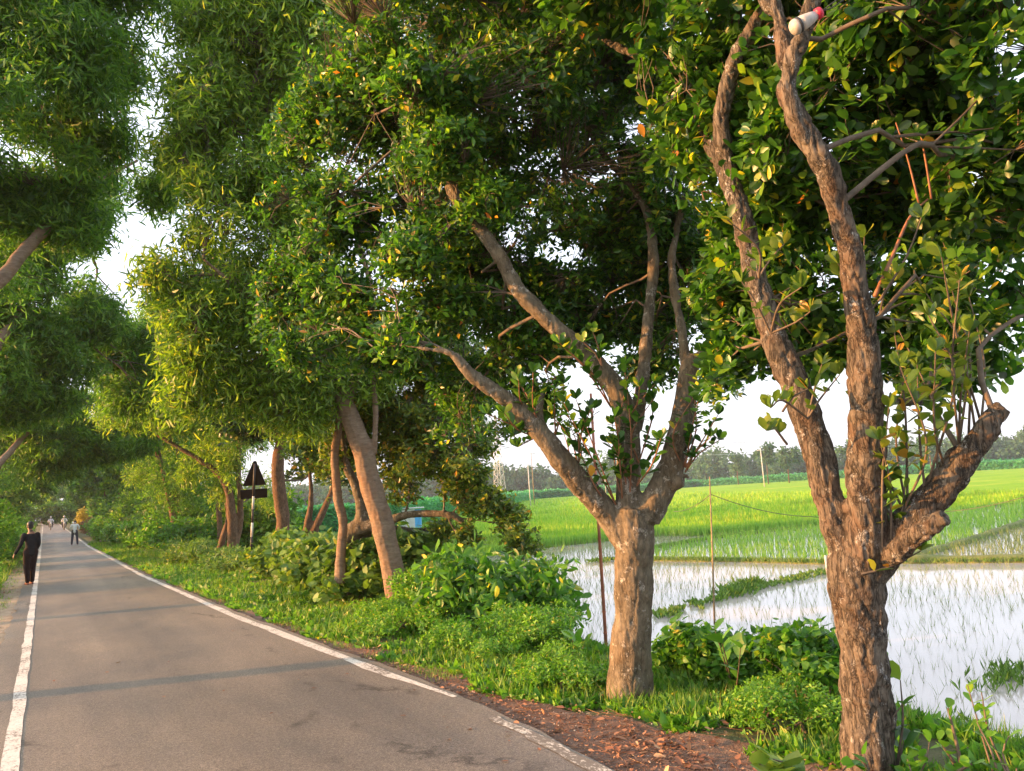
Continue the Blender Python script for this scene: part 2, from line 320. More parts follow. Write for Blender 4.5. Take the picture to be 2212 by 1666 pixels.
tag(strip('right_edge_line', yl, line_x(yl)-.09+wob(yl, 15, .12, 3), line_x(yl)+.02+wob(yl, 16, .12, 3), .008, M['paint_worn']), kind='structure')
# bare dirt beside the near right edge, sandy left shoulder
yd = yr[(yr > -4) & (yr < 36)]
wdt = np.interp(yd, [-4, 3.3, 4.2, 5, 6.2, 8, 12, 36], [1.2, 1.05, .85, .6, .38, .3, .24, .2])
def sheet(name, ya, a, b, dz, mat, nx=8):
    V = []; 
    for k in range(nx):
        x = a+(b-a)*k/(nx-1); V.append(np.stack([x, ya, prof(x, ya)+dz], 1))
    n = len(ya); i = np.arange(n-1); fs = [np.stack([k*n+i, (k+1)*n+i, (k+1)*n+i+1, k*n+i+1], 1) for k in range(nx-1)]
    return mesh_np(name, np.vstack(V), [np.vstack(fs)], mat)
xrd = np.interp(yd, yr, xr_road)
tag(sheet('dirt_verge', yd, xrd-.05, xrd+wdt+wob(yd, 21, .5, 1.2), .012, M['dirt']), kind='structure')
xld = np.interp(yd, yr, xl_road)
tag(sheet('sandy_verge', yd, xld-.75+wob(yd, 22, .5, .8), xld+.04, .014, M['sand']), kind='structure')

# water and fields
def poly(name, pts, mat, z):
    V = np.array([[p[0], p[1], z] for p in pts]); return mesh_np(name, V, [np.arange(len(V))[None]], mat, smooth=False)
tag(poly('water', [(5.6, -40), (260, -40), (260, 90), (60, 90), (5.6, 60)], M['water'], WZ), kind='structure')
g = lambda a, b: G(a, b, WZ)[:2]
far_edge = [g(820, 1237), g(889, 1223), g(1000, 1207), g(1166, 1183), g(1323, 1167), g(1410, 1157), g(1541, 1157), g(1760, 1135), g(2000, 1110), g(2212, 1086), g(2400, 1070)]
FF = [(6.6, 21.)]+[tuple(p) for p in far_edge]+[(140, 25), (795, 25), (795, 795), (400, 795), (6.6, 795)]
tag(poly('paddy_field', FF, M['paddy'], WZ+.07), kind='structure')
def in_poly(x, y, pts):
    pts = np.asarray(pts); c = np.zeros(len(x), bool); j = len(pts)-1
    for i in range(len(pts)):
        xi, yi = pts[i]; xj, yj = pts[j]
        with np.errstate(divide='ignore', invalid='ignore'):
            c ^= ((yi > y) != (yj > y)) & (x < (xj-xi)*(y-yi)/(yj-yi+1e-12)+xi)
        j = i
    return c
MID = [g(1380, 1197), g(1541, 1164), g(1760, 1137), g(2212, 1088), g(2500, 1058), g(2500, 1075), g(2212, 1131), g(1980, 1202), g(1900, 1215), g(1400, 1211)]
RGT = [g(1985, 1205), g(2212, 1134), g(2450, 1065), g(2450, 1210), g(2212, 1213), g(1990, 1213)]
# bunds: low mud banks
def bund(pts, r, name='mud_bund'):
    b = MB(); q, rr = resample([(*g(*p), WZ+.0) for p in pts], [r]*len(pts), .5)
    q[:, 2] += (fbm(q*1.1, 2)-.55)*r*.9; b.tube(q, rr*(.7+.6*fbm(q*.9, 2, 5)), 8); return tag(b.build(name, M['bund']), kind='structure')
bunds = [([(1380, 1211), (1600, 1214), (1800, 1219)], .13), ([(1880, 1216), (2000, 1216), (2212, 1214), (2450, 1211)], .2),
         ([(1940, 1213), (2080, 1175), (2212, 1133), (2500, 1047)], .2), ([(1395, 1188), (1541, 1164), (1760, 1137)], .12)]
for pts, r in bunds: bund(pts, r)

# ------------------------------------------------------------------ leaves
def tmpl_big():   # obovate, folded along the rib: 8 faces
    z = -.05; V = [(0, 0, 0), (-.13, .22, 0), (-.25, .55, .0), (-.2, .84, -.02), (0, 1, -.10), (.2, .84, -.02), (.25, .55, 0), (.13, .22, 0), (0, .22, z), (0, .55, z), (0, .84, z-.02)]
    return np.array(V, float), [np.array([[1, 8, 9, 2], [2, 9, 10, 3], [8, 7, 6, 9], [9, 6, 5, 10]]), np.array([[0, 8, 1], [0, 7, 8], [3, 10, 4], [10, 5, 4]])]
def tmpl_mid():
    V = [(0, 0, 0), (-.23, .5, .03), (0, 1, -.08), (.23, .5, .03), (0, .5, -.03), ]
    return np.array(V, float), [np.array([[0, 4, 1], [1, 4, 2], [0, 3, 4], [4, 3, 2]])]
def tmpl_lo():
    return np.array([(0, 0, 0), (-.26, .55, .03), (0, 1, -.08), (.26, .55, .03)], float), [np.array([[0, 3, 2, 1]])]
def tmpl_sickle():
    V = [(0, 0, 0), (.07, .25, 0), (.12, .5, .0), (.11, .78, 0), (0, 1, 0), (.0, .75, .02), (-.015, .5, .02), (-.03, .25, .01)]
    return np.array(V, float), [np.array([[0, 1, 7, 7]])[:, :3], np.array([[1, 2, 6, 7], [2, 3, 5, 6]]), np.array([[3, 4, 5]])]
def tmpl_sickle_lo():
    return np.array([(0, 0, 0), (.12, .5, 0), (0, 1, 0), (-.03, .5, .02)], float), [np.array([[0, 1, 2, 3]])]
def tmpl_heart():
    V = [(0, 0, 0), (-.28, -.06, .02), (-.46, .25, .04), (-.3, .65, .0), (0, 1, -.1), (.3, .65, 0), (.46, .25, .04), (.28, -.06, .02), (0, .4, -.05)]
    return np.array(V, float), [np.array([[0, 8, 2, 1], [2, 8, 4, 3], [0, 7, 6, 8], [8, 6, 5, 4]])]
def tmpl_blade():
    return np.array([(-.03, 0, 0), (.03, 0, 0), (.022, .5, .04), (-.022, .5, .04), (0, 1, .2)], float), [np.array([[0, 1, 2, 3]]), np.array([[3, 2, 4]])]
def tmpl_blade_lo():
    return np.array([(-.03, 0, 0), (.03, 0, 0), (0, 1, .15)], float), [np.array([[0, 1, 2]])]
T = dict(big=tmpl_big(), mid=tmpl_mid(), lo=tmpl_lo(), sickle=tmpl_sickle(), sickle_lo=tmpl_sickle_lo(), heart=tmpl_heart(), blade=tmpl_blade(), blade_lo=tmpl_blade_lo())
def scatter(mb, t, pos, d, nrm, size, wid=None):
    """one leaf per row: position, direction, normal, length, width factor"""
    V, fs = T[t]; d = unit(d); x = unit(np.cross(d, nrm)); n = np.cross(x, d); size = np.broadcast_to(size, (len(pos),))
    wid = np.ones(len(pos)) if wid is None else np.broadcast_to(wid, (len(pos),))
    W = pos[:, None]+size[:, None, None]*(V[None, :, 0:1]*wid[:, None, None]*x[:, None]+V[None, :, 1:2]*d[:, None]+V[None, :, 2:3]*n[:, None])
    k = len(V); o = (np.arange(len(pos))*k)[:, None, None]
    mb.add(W.reshape(-1, 3), [(f[None]+o).reshape(-1, f.shape[1]) for f in fs])
def rnd(n): return unit(rng.normal(size=(n, 3)))
def rosettes(mb, t, cen, axis, nleaf, size, spread=1.0, jit=.03, wid=1.0, var=.3):
    """whorls of leaves at twig ends"""
    n = len(cen); c = np.repeat(cen, nleaf, 0); a = unit(np.repeat(axis, nleaf, 0)); s = rnd(n*nleaf); s = unit(s-a*(s*a).sum(1, keepdims=True))
    d = unit(a*rng.uniform(.05, 1.0, (n*nleaf, 1))+s*spread); sz = size*rng.uniform(1-var, 1+var*.6, n*nleaf)
    scatter(mb, t, c+rng.normal(size=c.shape)*jit, d, a+rnd(len(c))*.35, sz, wid*rng.uniform(.8, 1.2, n*nleaf))
def drooping(mb, t, cen, nleaf, size, jit=.12, wid=1.0, droop=.75, drift=.8):
    n = len(cen); c = np.repeat(cen, nleaf, 0)+rng.normal(size=(n*nleaf, 3))*jit; d = rnd(len(c))*drift; d[:, 2] -= droop*rng.uniform(.1, 1, len(c))
    scatter(mb, t, c, d, rnd(len(c)), size*rng.uniform(.6, 1.2, len(c)), wid)
def blobpts(blobs, n, shell=.45, gap=.46, gscale=1.1, seed=0, lump=9):
    """cluster centres inside lumpy clumps filling the ellipsoids [(centre, radii)], thinned by 3-D noise so that sky shows"""
    cc = []; rr = []
    for c, r in blobs:
        r = np.ones(3)*r
        for _ in range(lump):
            f = random.uniform(.30, .62) if lump < 12 else random.uniform(.2, .48); cc.append(c+rnd(1)[0]*r*random.uniform(.25, 1.0)*(1.08-f*.5)); rr.append(r*f*np.array([random.uniform(.8, 1.25), random.uniform(.8, 1.25), random.uniform(.6, .95)]))
    cc = np.array(cc); rr = np.array(rr); own = np.repeat(np.arange(len(blobs)), lump)
    vol = np.prod(rr, 1)**.7; k = rng.choice(len(cc), n*3, p=vol/vol.sum()); c = cc[k]; r = rr[k]
    u = rnd(n*3); q = c+u*r*(rng.uniform(shell**3, 1.15, (n*3, 1))**(1/3))
    keep = fbm(q*gscale, 2, seed) > gap-.03; q = q[keep][:n]; k = k[keep][:n]
    return q, own[k], unit(u[keep][:n])

# ------------------------------------------------------------------ trees
def limb_mesh(name, limbs, mat, parent, off, voxel=.014, amp=.02, knots=0, seg=12, fine=True):
    """limbs [[(point, radius),...]] fused to one skin, roughened"""
    b = MB(); L = []
    for l in limbs:
        q, r = resample([p for p, _ in l], [r for _, r in l], .06 if fine else .25)
        if fine:
            r = r*(1+.16*(fbm(q*5, 2, 3)-.5)); q = q+(np.stack([vnoise(q*3, k) for k in range(3)], 1)-.5)*np.minimum(r, .1)[:, None]*.5
        b.tube(q, r, seg if fine else 7); L.append((q, r))
    if not fine: return b.build(name, mat, parent, off=off), L
    for _ in range(knots):
        q, r = L[random.randrange(len(L))]; i = random.randrange(len(q)); s = rnd(1)[0]; b.ball(q[i]+s*r[i]*.78, r[i]*random.uniform(.22, .42), 10, 7)
    o = b.build(name, mat, None, off=off); md = o.modifiers.new('r', 'REMESH'); md.mode = 'VOXEL'; md.voxel_size = voxel
    sm = o.modifiers.new('s', 'SMOOTH'); sm.iterations = 5; sm.factor = .6
    dg = bpy.context.evaluated_depsgraph_get(); me = bpy.data.meshes.new_from_object(o.evaluated_get(dg)); old = o.data; o.modifiers.clear(); o.data = me; bpy.data.meshes.remove(old)
    n = len(me.vertices); co = np.empty(n*3, np.float32); no = np.empty(n*3, np.float32); me.vertices.foreach_get('co', co); me.vertices.foreach_get('normal', no)
    co = co.reshape(-1, 3).astype(float); no = no.reshape(-1, 3)
    st = co*np.array([1, 1, .4]); ridge = 1-np.abs(fbm(st*16, 3, 4)*2-1)*2
    co += no*(amp*(fbm(co*9, 3, 9)-.5)*1.5-amp*.55*np.clip(ridge-.62, 0, 1)*2)[:, None]
    me.vertices.foreach_set('co', co.astype(np.float32).ravel()); me.polygons.foreach_set('use_smooth', np.ones(len(me.polygons), bool)); me.update()
    if not me.materials: me.materials.append(mat)
    o.name = name; o.parent = parent; return o, L
def twigs(limbL, q, k, blobs, nsub, r0=.018, step=.35, seg=4, far=False):
    """one bough from a limb into each blob, side branches off the bough, twigs to the leaf whorls"""
    b = MB(); LP = np.vstack([l[0] for l in limbL]); LR = np.concatenate([l[1] for l in limbL]); sub = []
    for bi, (c, r) in enumerate(blobs):
        t = c+rnd(1)[0]*r*.3; d2 = ((LP-t)**2).sum(1); j = np.argsort(d2)[:max(3, len(LP)//14)]; j = random.choice(list(j)); s = LP[j]
        L = np.linalg.norm(t-s); dd = t-s; rr0 = min(LR[j]*.8, r0*(1+.25*L)); k4 = [s]+[s+dd*f+np.array([0, 0, .10*L*math.sin(math.pi*f)])+rng.normal(size=3)*.055*L for f in (.25, .5, .75)]+[t]
        p, rr = resample(k4, [rr0, rr0*.85, rr0*.7, rr0*.5, rr0*.3], step*.4); b.tube(p, rr, seg+2, False); sub += list(p[len(p)//2:])
        for _ in range(nsub):
            j = random.randrange(len(p)//3, len(p)); s2 = p[j]; e2 = c+rnd(1)[0]*np.ones(3)*r*random.uniform(.3, .85); L2 = np.linalg.norm(e2-s2)
            m2 = (s2+e2)/2+np.array([0, 0, .08*L2])+rng.normal(size=3)*.09*L2; p2, r2 = resample([s2, m2, e2], [rr[j]*.65, rr[j]*.4, .004 if not far else .008], step*.5); b.tube(p2, r2, seg, False); sub += [p2[-1], p2[len(p2)*2//3], p2[len(p2)//2]]
    sub = np.array(sub)
    if not far and len(q):
        for i in range(len(q)):
            d = ((sub-q[i])**2).sum(1); j = d.argmin(); s = sub[j]; L = math.sqrt(d[j])
            if L > .8 or L < .05: continue
            mid = (s+q[i])/2+rng.normal(size=3)*.08*L; b.tube([s, mid, q[i]], [.0045, .0035, .0022], 3, False)
    return b, sub
def PX(l): return [(P(x, y, d), r*d/F) for x, y, d, r in l]
def BX(l):  # measured blobs: x, y, depth, radius across/up in px, radius in depth in m
    out = []
    for x, y, d, rx, ry, rd in l: out.append((P(x, y, d), np.array([rx*d/F*.85+rd*.15, rd*.7+rx*d/F*.3, ry*d/F])))
    return out
def tree(label, base, limbs, bark, blobs, leaf, n, kind='jack', nleaf=8, size=.13, cat='tree', name='roadside_tree', fine=True, voxel=.014, amp=.02, knots=0,
         gap=.42, gscale=1.3, nsub=6, t='big', extra=None, group=None, far=False, r0=.018, shell=.3, seed=0):
    e = empty(name, base, label, cat, group)
    off = np.array(base)
    tr, L = limb_mesh('trunk', limbs, bark, e, off, voxel, amp, knots, fine=fine)
    if blobs:
        q, k, u = blobpts(blobs, n, shell, gap, gscale, seed, 9 if kind == 'jack' else 15); tb, sub = twigs(L, q, k, blobs, nsub, r0, far=far)
        tb.build('branches', M['twig'], e, off=off)
        # leaves on every bough and branch end too, so none stays bare
        ex = sub[rng.random(len(sub)) < .8]; ex = np.repeat(ex, 2 if not far else 1, 0); ex = ex+rng.normal(size=ex.shape)*(.07 if not far else .25); q = np.vstack([q, ex]); u = np.vstack([u, rnd(len(ex))])
        mb = MB()
        if kind == 'jack':
            ax = u*.6+rnd(len(q))*.6; ax[:, 2] += .55; rosettes(mb, t, q, ax, nleaf, size)
        else: drooping(mb, t, q, nleaf, size, wid=1.25)
        if extra: extra(mb)
        mb.build('crown', leaf, e, off=off, smooth=(t == 'big'))
    return e, L
def shoots(pairs, leaf, e, off, size=.1, rr=.006, mat=None, nl=3, start=.35):
    """thin upright sprouts [(a, b)] with paired leaves"""
    sb = MB(); lb = MB()
    for a, c in pairs:
        a = np.array(a); c = np.array(c); mid = (a+c)/2+rng.normal(size=3)*.08*np.linalg.norm(c-a); q, r = resample([a, mid, c], [rr*1.2, rr, rr*.5], .05); sb.tube(q, r, 5, False)
        s = q[int(len(q)*start):]; pos = np.repeat(s, nl, 0); d = rnd(len(pos)); d[:, 2] = np.abs(d[:, 2])*.9+.15
        m = rng.random(len(pos)) < .8; scatter(lb, 'big', pos[m], d[m], rnd(m.sum())*.5+np.array([0, 0, 1.]), size*rng.uniform(.6, 1.25, m.sum()), 1.1)
        top = np.repeat(c[None], 5, 0); d = rnd(5)*.7; d[:, 2] = .7; scatter(lb, 'big', top, d, rnd(5), size, 1.0)
    sb.build('shoots', mat or M['redtwig'], e, off=off); lb.build('shoot_leaves', leaf, e, off=off)
# tree 1: gnarled, forked, at the right
b1 = G(1880, 1735, -.16)
T1 = [PX([(1880, 1800, 4.25, 72), (1876, 1660, 4.25, 62), (1868, 1500, 4.25, 60), (1862, 1350, 4.25, 57), (1850, 1240, 4.25, 64), (1848, 1170, 4.25, 62)]),
      PX([(1835, 1200, 4.25, 46), (1795, 1100, 4.3, 38), (1762, 960, 4.4, 36), (1712, 820, 4.5, 34), (1668, 720, 4.6, 30), (1632, 600, 4.7, 27), (1592, 430, 4.9, 25), (1530, 290, 5.1, 20), (1470, 180, 5.4, 15), (1370, 120, 5.7, 10), (1280, 75, 6, 7)]),
      PX([(1592, 430, 4.9, 20), (1560, 280, 4.9, 20), (1578, 150, 4.8, 20), (1620, 60, 4.7, 18), (1700, -60, 4.6, 15)]),
      PX([(1862, 1200, 4.2, 50), (1868, 1060, 4.15, 44), (1878, 930, 4.1, 42), (1868, 800, 4.05, 38), (1842, 620, 4.0, 29), (1808, 440, 3.95, 27), (1752, 300, 3.9, 26), (1702, 190, 3.9, 24), (1730, 90, 3.85, 22), (1765, -20, 3.8, 22), (1790, -200, 3.8, 18)]),
      PX([(1705, 190, 3.9, 18), (1690, 60, 4.0, 20), (1640, -30, 4.1, 17), (1580, -120, 4.2, 13)]),
      PX([(1880, 1230, 4.2, 44), (1945, 1150, 4.15, 40), (2015, 1070, 4.1, 38), (2085, 985, 4.05, 34), (2130, 925, 4.0, 27), (2166, 880, 4.0, 20)]),
      PX([(1905, 1215, 4.15, 22), (1960, 1175, 4.0, 26), (2005, 1138, 3.9, 24), (2040, 1118, 3.85, 20)]),
      PX([(2120, 955, 4.0, 18), (2165, 930, 3.98, 8)]),
      PX([(1905, 870, 4.1, 12), (1960, 868, 4.2, 8), (2000, 870, 4.3, 5)])]
T1 = [[(p_, r_*.92) for p_, r_ in l_] for l_ in T1]
BL1 = BX([(1560, 250, 5.4, 190, 190, .9), (1740, 60, 5.2, 260, 150, 1.2), (1650, 480, 5.6, 130, 150, .7), (1960, 300, 5.4, 210, 170, 1.2), (2190, 330, 4.4, 90, 110, .8), (1930, 90, 4.4, 170, 120, 1), (2190, 90, 3.9, 60, 130, .6),
          (2080, 480, 5.6, 190, 110, 1.0), (1760, 640, 5.0, 110, 80, .5), (2050, 640, 4.8, 120, 90, .5), (1900, -160, 4.5, 420, 150, 1.6), (1500, -120, 5.2, 260, 130, 1.3), (2300, 300, 4.6, 150, 350, 1), (1730, 330, 4.8, 130, 140, .8), (2080, 740, 4.6, 90, 60, .35), (1620, 660, 5.4, 110, 130, .6), (1760, 520, 5.4, 130, 130, .7), (1580, 790, 5.4, 60, 50, .4), (1960, 500, 5.4, 130, 120, .8), (1760, 760, 5.2, 60, 60, .4), (1980, 680, 5.3, 100, 90, .5), (2190, 640, 5.0, 60, 70, .4), (2000, 800, 5.0, 90, 70, .4)])
e, L = tree('gnarled grey brown tree with a thick cut stub on its right side', b1, T1, M['bark1'], BL1, M['jack'], 7600, nleaf=8, size=.096,
            name='jackfruit_tree', voxel=.010, amp=.03, knots=46, gap=.485, gscale=2.6, nsub=9, seed=1, r0=.012)
off = b1
sh = []
for k in range(15):
    t = random.random(); x0 = 1945+t*190; y0 = 1110-t*200; sh.append((P(x0, y0, 4.1), P(x0-20+random.uniform(-70, 60), y0-random.uniform(160, 400), 4.1+random.uniform(-.5, .4))))
for x0, y0, x1, y1 in ((1905, 1180, 1925, 1040), (1925, 1190, 1900, 950), (1930, 1170, 1960, 990), (1945, 1155, 1900, 1080), (1700, 960, 1655, 930), (1690, 890, 1745, 840), (1900, 650, 1990, 470), (1860, 1240, 1990, 1190), (1905, 1200, 1920, 880)):
    sh.append((P(x0, y0, 4.1), P(x1, y1, 4.0+random.uniform(-.2, .2))))
for x0, y0 in ((1745, 905), (1850, 720), (1640, 600), (1840, 620), (1665, 720)):
    for _ in range(3): sh.append((P(x0, y0, 4.2), P(x0+random.uniform(-90, 90), y0-random.uniform(20, 130), 4.1+random.uniform(-.3, .2))))
shoots(sh, M['jack_warm'], e, off, .085, .006, M['twig'], 2, .3)
bb = MB()   # bare whips at the upper right
for l in ([(1985, 440, 4.3, 2.5), (1960, 340, 4.3, 2), (1935, 265, 4.3, 1.5)], [(2012, 430, 4.3, 2.5), (2000, 350, 4.3, 2.4), (1985, 270, 4.3, 1.4)], [(1890, 640, 4.1, 5), (1925, 560, 4.2, 4), (1965, 470, 4.3, 3), (2005, 430, 4.3, 2)]):
    q, r = resample(*zip(*PX(l)), .05); bb.tube(q, r, 5)
bb.build('bare_shoots', M['redtwig'], e, off=off)

# tree 2: smooth mottled trunk with a wide three-way fork
b2 = G(1365, 1475, -.1)
T2 = [PX([(1367, 1530, 6.0, 56), (1366, 1475, 6.0, 49), (1366, 1380, 6.0, 44), (1368, 1250, 6.0, 42), (1370, 1150, 6.0, 43), (1368, 1095, 6.0, 40)]),
      PX([(1352, 1165, 6.0, 32), (1310, 1105, 6.0, 29), (1245, 1035, 5.9, 27), (1190, 960, 5.8, 24), (1110, 880, 5.8, 20), (1015, 805, 5.7, 14), (975, 765, 5.7, 9), (920, 755, 5.7, 6), (870, 745, 5.8, 3)]),
      PX([(1180, 945, 5.8, 13), (1165, 890, 5.8, 9), (1172, 850, 5.8, 5)]),
      PX([(1358, 1120, 6.0, 28), (1358, 980, 6.05, 27), (1345, 880, 6.1, 26), (1300, 800, 6.1, 23), (1205, 715, 6.1, 19), (1120, 630, 6.1, 17), (1062, 530, 6.1, 16), (1000, 450, 6.2, 15), (960, 370, 6.3, 12), (940, 250, 6.5, 9), (930, 120, 6.7, 6)]),
      PX([(1372, 930, 6.1, 16), (1385, 840, 6.2, 15), (1400, 700, 6.4, 13), (1412, 560, 6.6, 12), (1390, 440, 6.8, 9), (1310, 340, 7, 7), (1240, 230, 7.2, 5)]),
      PX([(1395, 1120, 6.0, 34), (1440, 1040, 6.0, 31), (1462, 950, 6.0, 26), (1480, 860, 6.05, 24), (1490, 790, 6.1, 20), (1540, 760, 6.2, 12), (1570, 735, 6.3, 8)]),
      PX([(1485, 810, 6.1, 14), (1470, 700, 6.3, 11), (1450, 560, 6.6, 9), (1480, 420, 6.8, 6)]),
      PX([(1448, 1045, 5.95, 24), (1478, 1040, 5.9, 16)])]
BL2 = BX([(1050, 250, 7.0, 280, 200, 1.1), (820, 220, 7.2, 200, 200, 1.0), (1330, 200, 7.2, 240, 190, 1.0), (700, 470, 7.4, 110, 180, .8), (900, 500, 7.0, 200, 180, 1.0), (1250, 420, 7.2, 180, 130, .9), (780, 640, 7.0, 130, 110, .8),
          (1060, 620, 7.4, 170, 110, .8), (1330, 560, 7.4, 150, 130, .8), (1480, 600, 7.3, 110, 140, .7), (1150, 30, 7, 480, 150, 1.5), (980, 660, 6.6, 130, 60, .6), (1230, 740, 7.2, 110, 50, .5), (1000, -140, 7, 500, 150, 1.6), (640, 760, 7.2, 60, 60, .4), (1540, 700, 6.9, 70, 60, .4), (1130, 740, 7.0, 90, 60, .4), (1040, 830, 7.6, 110, 70, .6), (1000, 930, 7.8, 60, 50, .4), (1240, 640, 7.4, 120, 100, .6), (1420, 700, 7.2, 110, 90, .5), (1160, 860, 7.4, 60, 40, .3), (840, 760, 7.4, 150, 60, .6), (1500, 480, 7.4, 120, 130, .7), (640, 620, 7.6, 80, 130, .7), (690, 300, 7.6, 90, 150, .8), (840, 745, 6.0, 90, 40, .35), (960, 330, 6.0, 90, 80, .35), (930, 190, 6.1, 100, 90, .4), (1060, 440, 6.0, 60, 50, .25), (900, 560, 6.1, 90, 60, .3), (1100, 490, 7.6, 110, 90, .6), (1430, 790, 7.0, 100, 50, .4), (1330, 700, 7.3, 90, 60, .5), (1540, 840, 6.8, 50, 40, .3)])
e, L = tree('smooth mottled tree forking low in three, with a bamboo pole beside it', b2, T2, M['bark2'], BL2, M['jack'], 23000, nleaf=8, size=.078, t='mid',
            name='jackfruit_tree', voxel=.011, amp=.018, knots=28, gap=.475, gscale=2.6, nsub=10, seed=2, r0=.010)
sh = []
for x0, y0, x1, y1 in ((1250, 1010, 1215, 900), (1330, 1090, 1240, 880), (1345, 1090, 1335, 900), (1370, 1060, 1330, 950), (1380, 1000, 1390, 880), (1360, 900, 1395, 820), (1480, 1020, 1560, 960), (1475, 1010, 1500, 860), (1480, 1010, 1530, 880),
                       (1200, 940, 1220, 840), (1200, 950, 1130, 810), (1160, 900, 1120, 830), (1310, 1090, 1220, 940), (1250, 1000, 1270, 900), (1360, 1090, 1350, 800), (1375, 1050, 1420, 940), (1190, 950, 1070, 900), (1170, 940, 1100, 960), (1300, 790, 1270, 720), (1320, 880, 1230, 760)):
    for s in range(2): sh.append((P(x0, y0, 5.95), P(x1+random.uniform(-25, 25), y1+random.uniform(-20, 20), 5.85+random.uniform(-.3, .2))))
shoots(sh, M['jack'], e, b2, .09, .006, M['redtwig'], 2, .25)

# tree 3: leaning pale trunk, sickle-leaved crown lit from the road side
b3 = G(863, 1312, -.08); D3 = 11.65
T3 = [PX([(872, 1345, D3, 34), (863, 1300, D3, 27), (845, 1210, D3, 25), (812, 1080, D3, 24), (775, 950, D3, 23), (738, 850, D3, 18), (700, 740, D3, 12), (640, 600, D3-.3, 9), (580, 450, D3-.6, 7), (520, 260, D3-.8, 5)]),
      PX([(745, 870, D3, 14), (790, 760, D3, 10), (800, 620, D3, 7), (760, 480, D3, 5)]), PX([(810, 980, D3, 6), (812, 900, D3, 7), (806, 800, D3, 5)]), PX([(700, 740, D3, 9), (560, 660, D3-.7, 6), (440, 560, D3-1.2, 4)])]
BL3 = BX([(540, 330, 10.9, 110, 220, 1.2), (470, 220, 10.7, 90, 150, 1.0), (560, 620, 11.1, 120, 220, 1.2), (450, 480, 10.6, 70, 130, .9), (440, 720, 10.8, 80, 130, .9), (630, 850, 11.5, 80, 80, .9), (640, 130, 11, 130, 170, 1.2), (500, 40, 11, 110, 110, 1.0), (700, -60, 11, 250, 150, 1.3), (530, 830, 11.3, 80, 60, .8), (700, 780, 11.6, 90, 90, .9), (640, 700, 11.5, 110, 110, .9), (400, 330, 10.6, 60, 90, .8), (380, 600, 10.8, 60, 90, .8), (740, 720, 11.8, 110, 80, .9), (800, 800, 12, 90, 60, .8), (600, 420, 11, 120, 160, 1.0), (420, 820, 11, 60, 90, .8)])
tree('leaning pale trunk rising from the creepers left of the low horizontal limb', b3, T3, M['bark3'], BL3, M['acacia'], 13500, kind='acacia', nleaf=8, size=.15, name='acacia_tree', t='sickle',
     voxel=.018, amp=.012, knots=4, gap=.45, gscale=1.2, nsub=10, seed=3)
# tree 3b: old jackfruit with a low horizontal limb
D = 12.6; bb3 = G(748, 1232, -.15)
T3b = [PX([(742, 1280, D, 24), (745, 1200, D, 17), (752, 1160, D, 18), (772, 1140, D, 19), (815, 1132, D-.1, 15), (860, 1118, D-.2, 9), (920, 1109, D-.3, 8), (972, 1112, D-.4, 8), (998, 1128, D-.4, 6), (1012, 1150, D-.4, 4)]),
       PX([(755, 1170, D, 16), (782, 1120, D, 14), (772, 1060, D, 12), (748, 1000, D, 9), (740, 900, D, 8), (745, 780, D, 6)]),
       PX([(780, 1150, D+.1, 13), (840, 1143, D+.1, 8), (900, 1146, D+.2, 7), (950, 1143, D+.2, 5), (1010, 1150, D+.2, 2.5)]),
       PX([(958, 1108, D-.4, 4), (960, 1070, D-.4, 4), (955, 1040, D-.4, 3)]), PX([(975, 1112, D-.4, 3), (1000, 1080, D-.4, 2.5), (1030, 1020, D-.4, 2)]), PX([(985, 1118, D-.4, 3), (1080, 1130, D-.5, 2.5), (1150, 1130, D-.5, 1.5)]), PX([(965, 1115, D-.4, 3), (990, 1160, D-.4, 2)])]
BL3b = BX([(900, 1010, 12.6, 100, 80, .9), (1000, 1010, 12.2, 80, 80, .7), (870, 900, 12.8, 110, 90, .9), (990, 890, 12.8, 90, 80, .8), (1030, 1080, 12.0, 50, 50, .5), (1105, 1125, 12, 50, 50, .4), (1030, 950, 12.4, 45, 60, .4), (760, 980, 12.9, 60, 60, .6), (960, 790, 13, 170, 70, .9), (1010, 1165, 12, 30, 25, .3), (960, 1150, 12.6, 35, 25, .35), (1130, 1180, 12, 35, 35, .3), (700, 800, 13, 90, 90, .9), (860, 720, 13, 140, 80, .9), (900, 830, 13.2, 130, 90, .9), (800, 900, 13, 70, 60, .6), (1100, 900, 12.8, 60, 60, .5)])
tree('old low tree with one limb stretching level over the bank behind the leaning trunk', bb3, T3b, M['bark2'], BL3b, M['jack_warm'], 8000, nleaf=7, size=.10, name='jackfruit_tree', voxel=.02, amp=.015, knots=5, t='mid', gap=.42, gscale=1.4, nsub=8, seed=4)
# slim pale stem beside it
D = 12.2; b = G(738, 1225, -.1)
tree('slim pale crooked stem just left of the leaning trunk', b, [PX([(735, 1260, D, 14), (738, 1200, D, 11), (740, 1130, D, 10), (727, 1050, D, 10), (722, 980, D, 9), (732, 900, D, 8), (720, 800, D, 6), (690, 650, D, 5)])],
     M['bark3'], BX([(690, 690, D, 80, 100, .7), (650, 900, D, 60, 60, .6)]), M['acacia'], 700, kind='acacia', nleaf=9, size=.12, name='acacia_tree', t='sickle_lo', voxel=.018, amp=.01, gap=.42, nsub=6, seed=5)
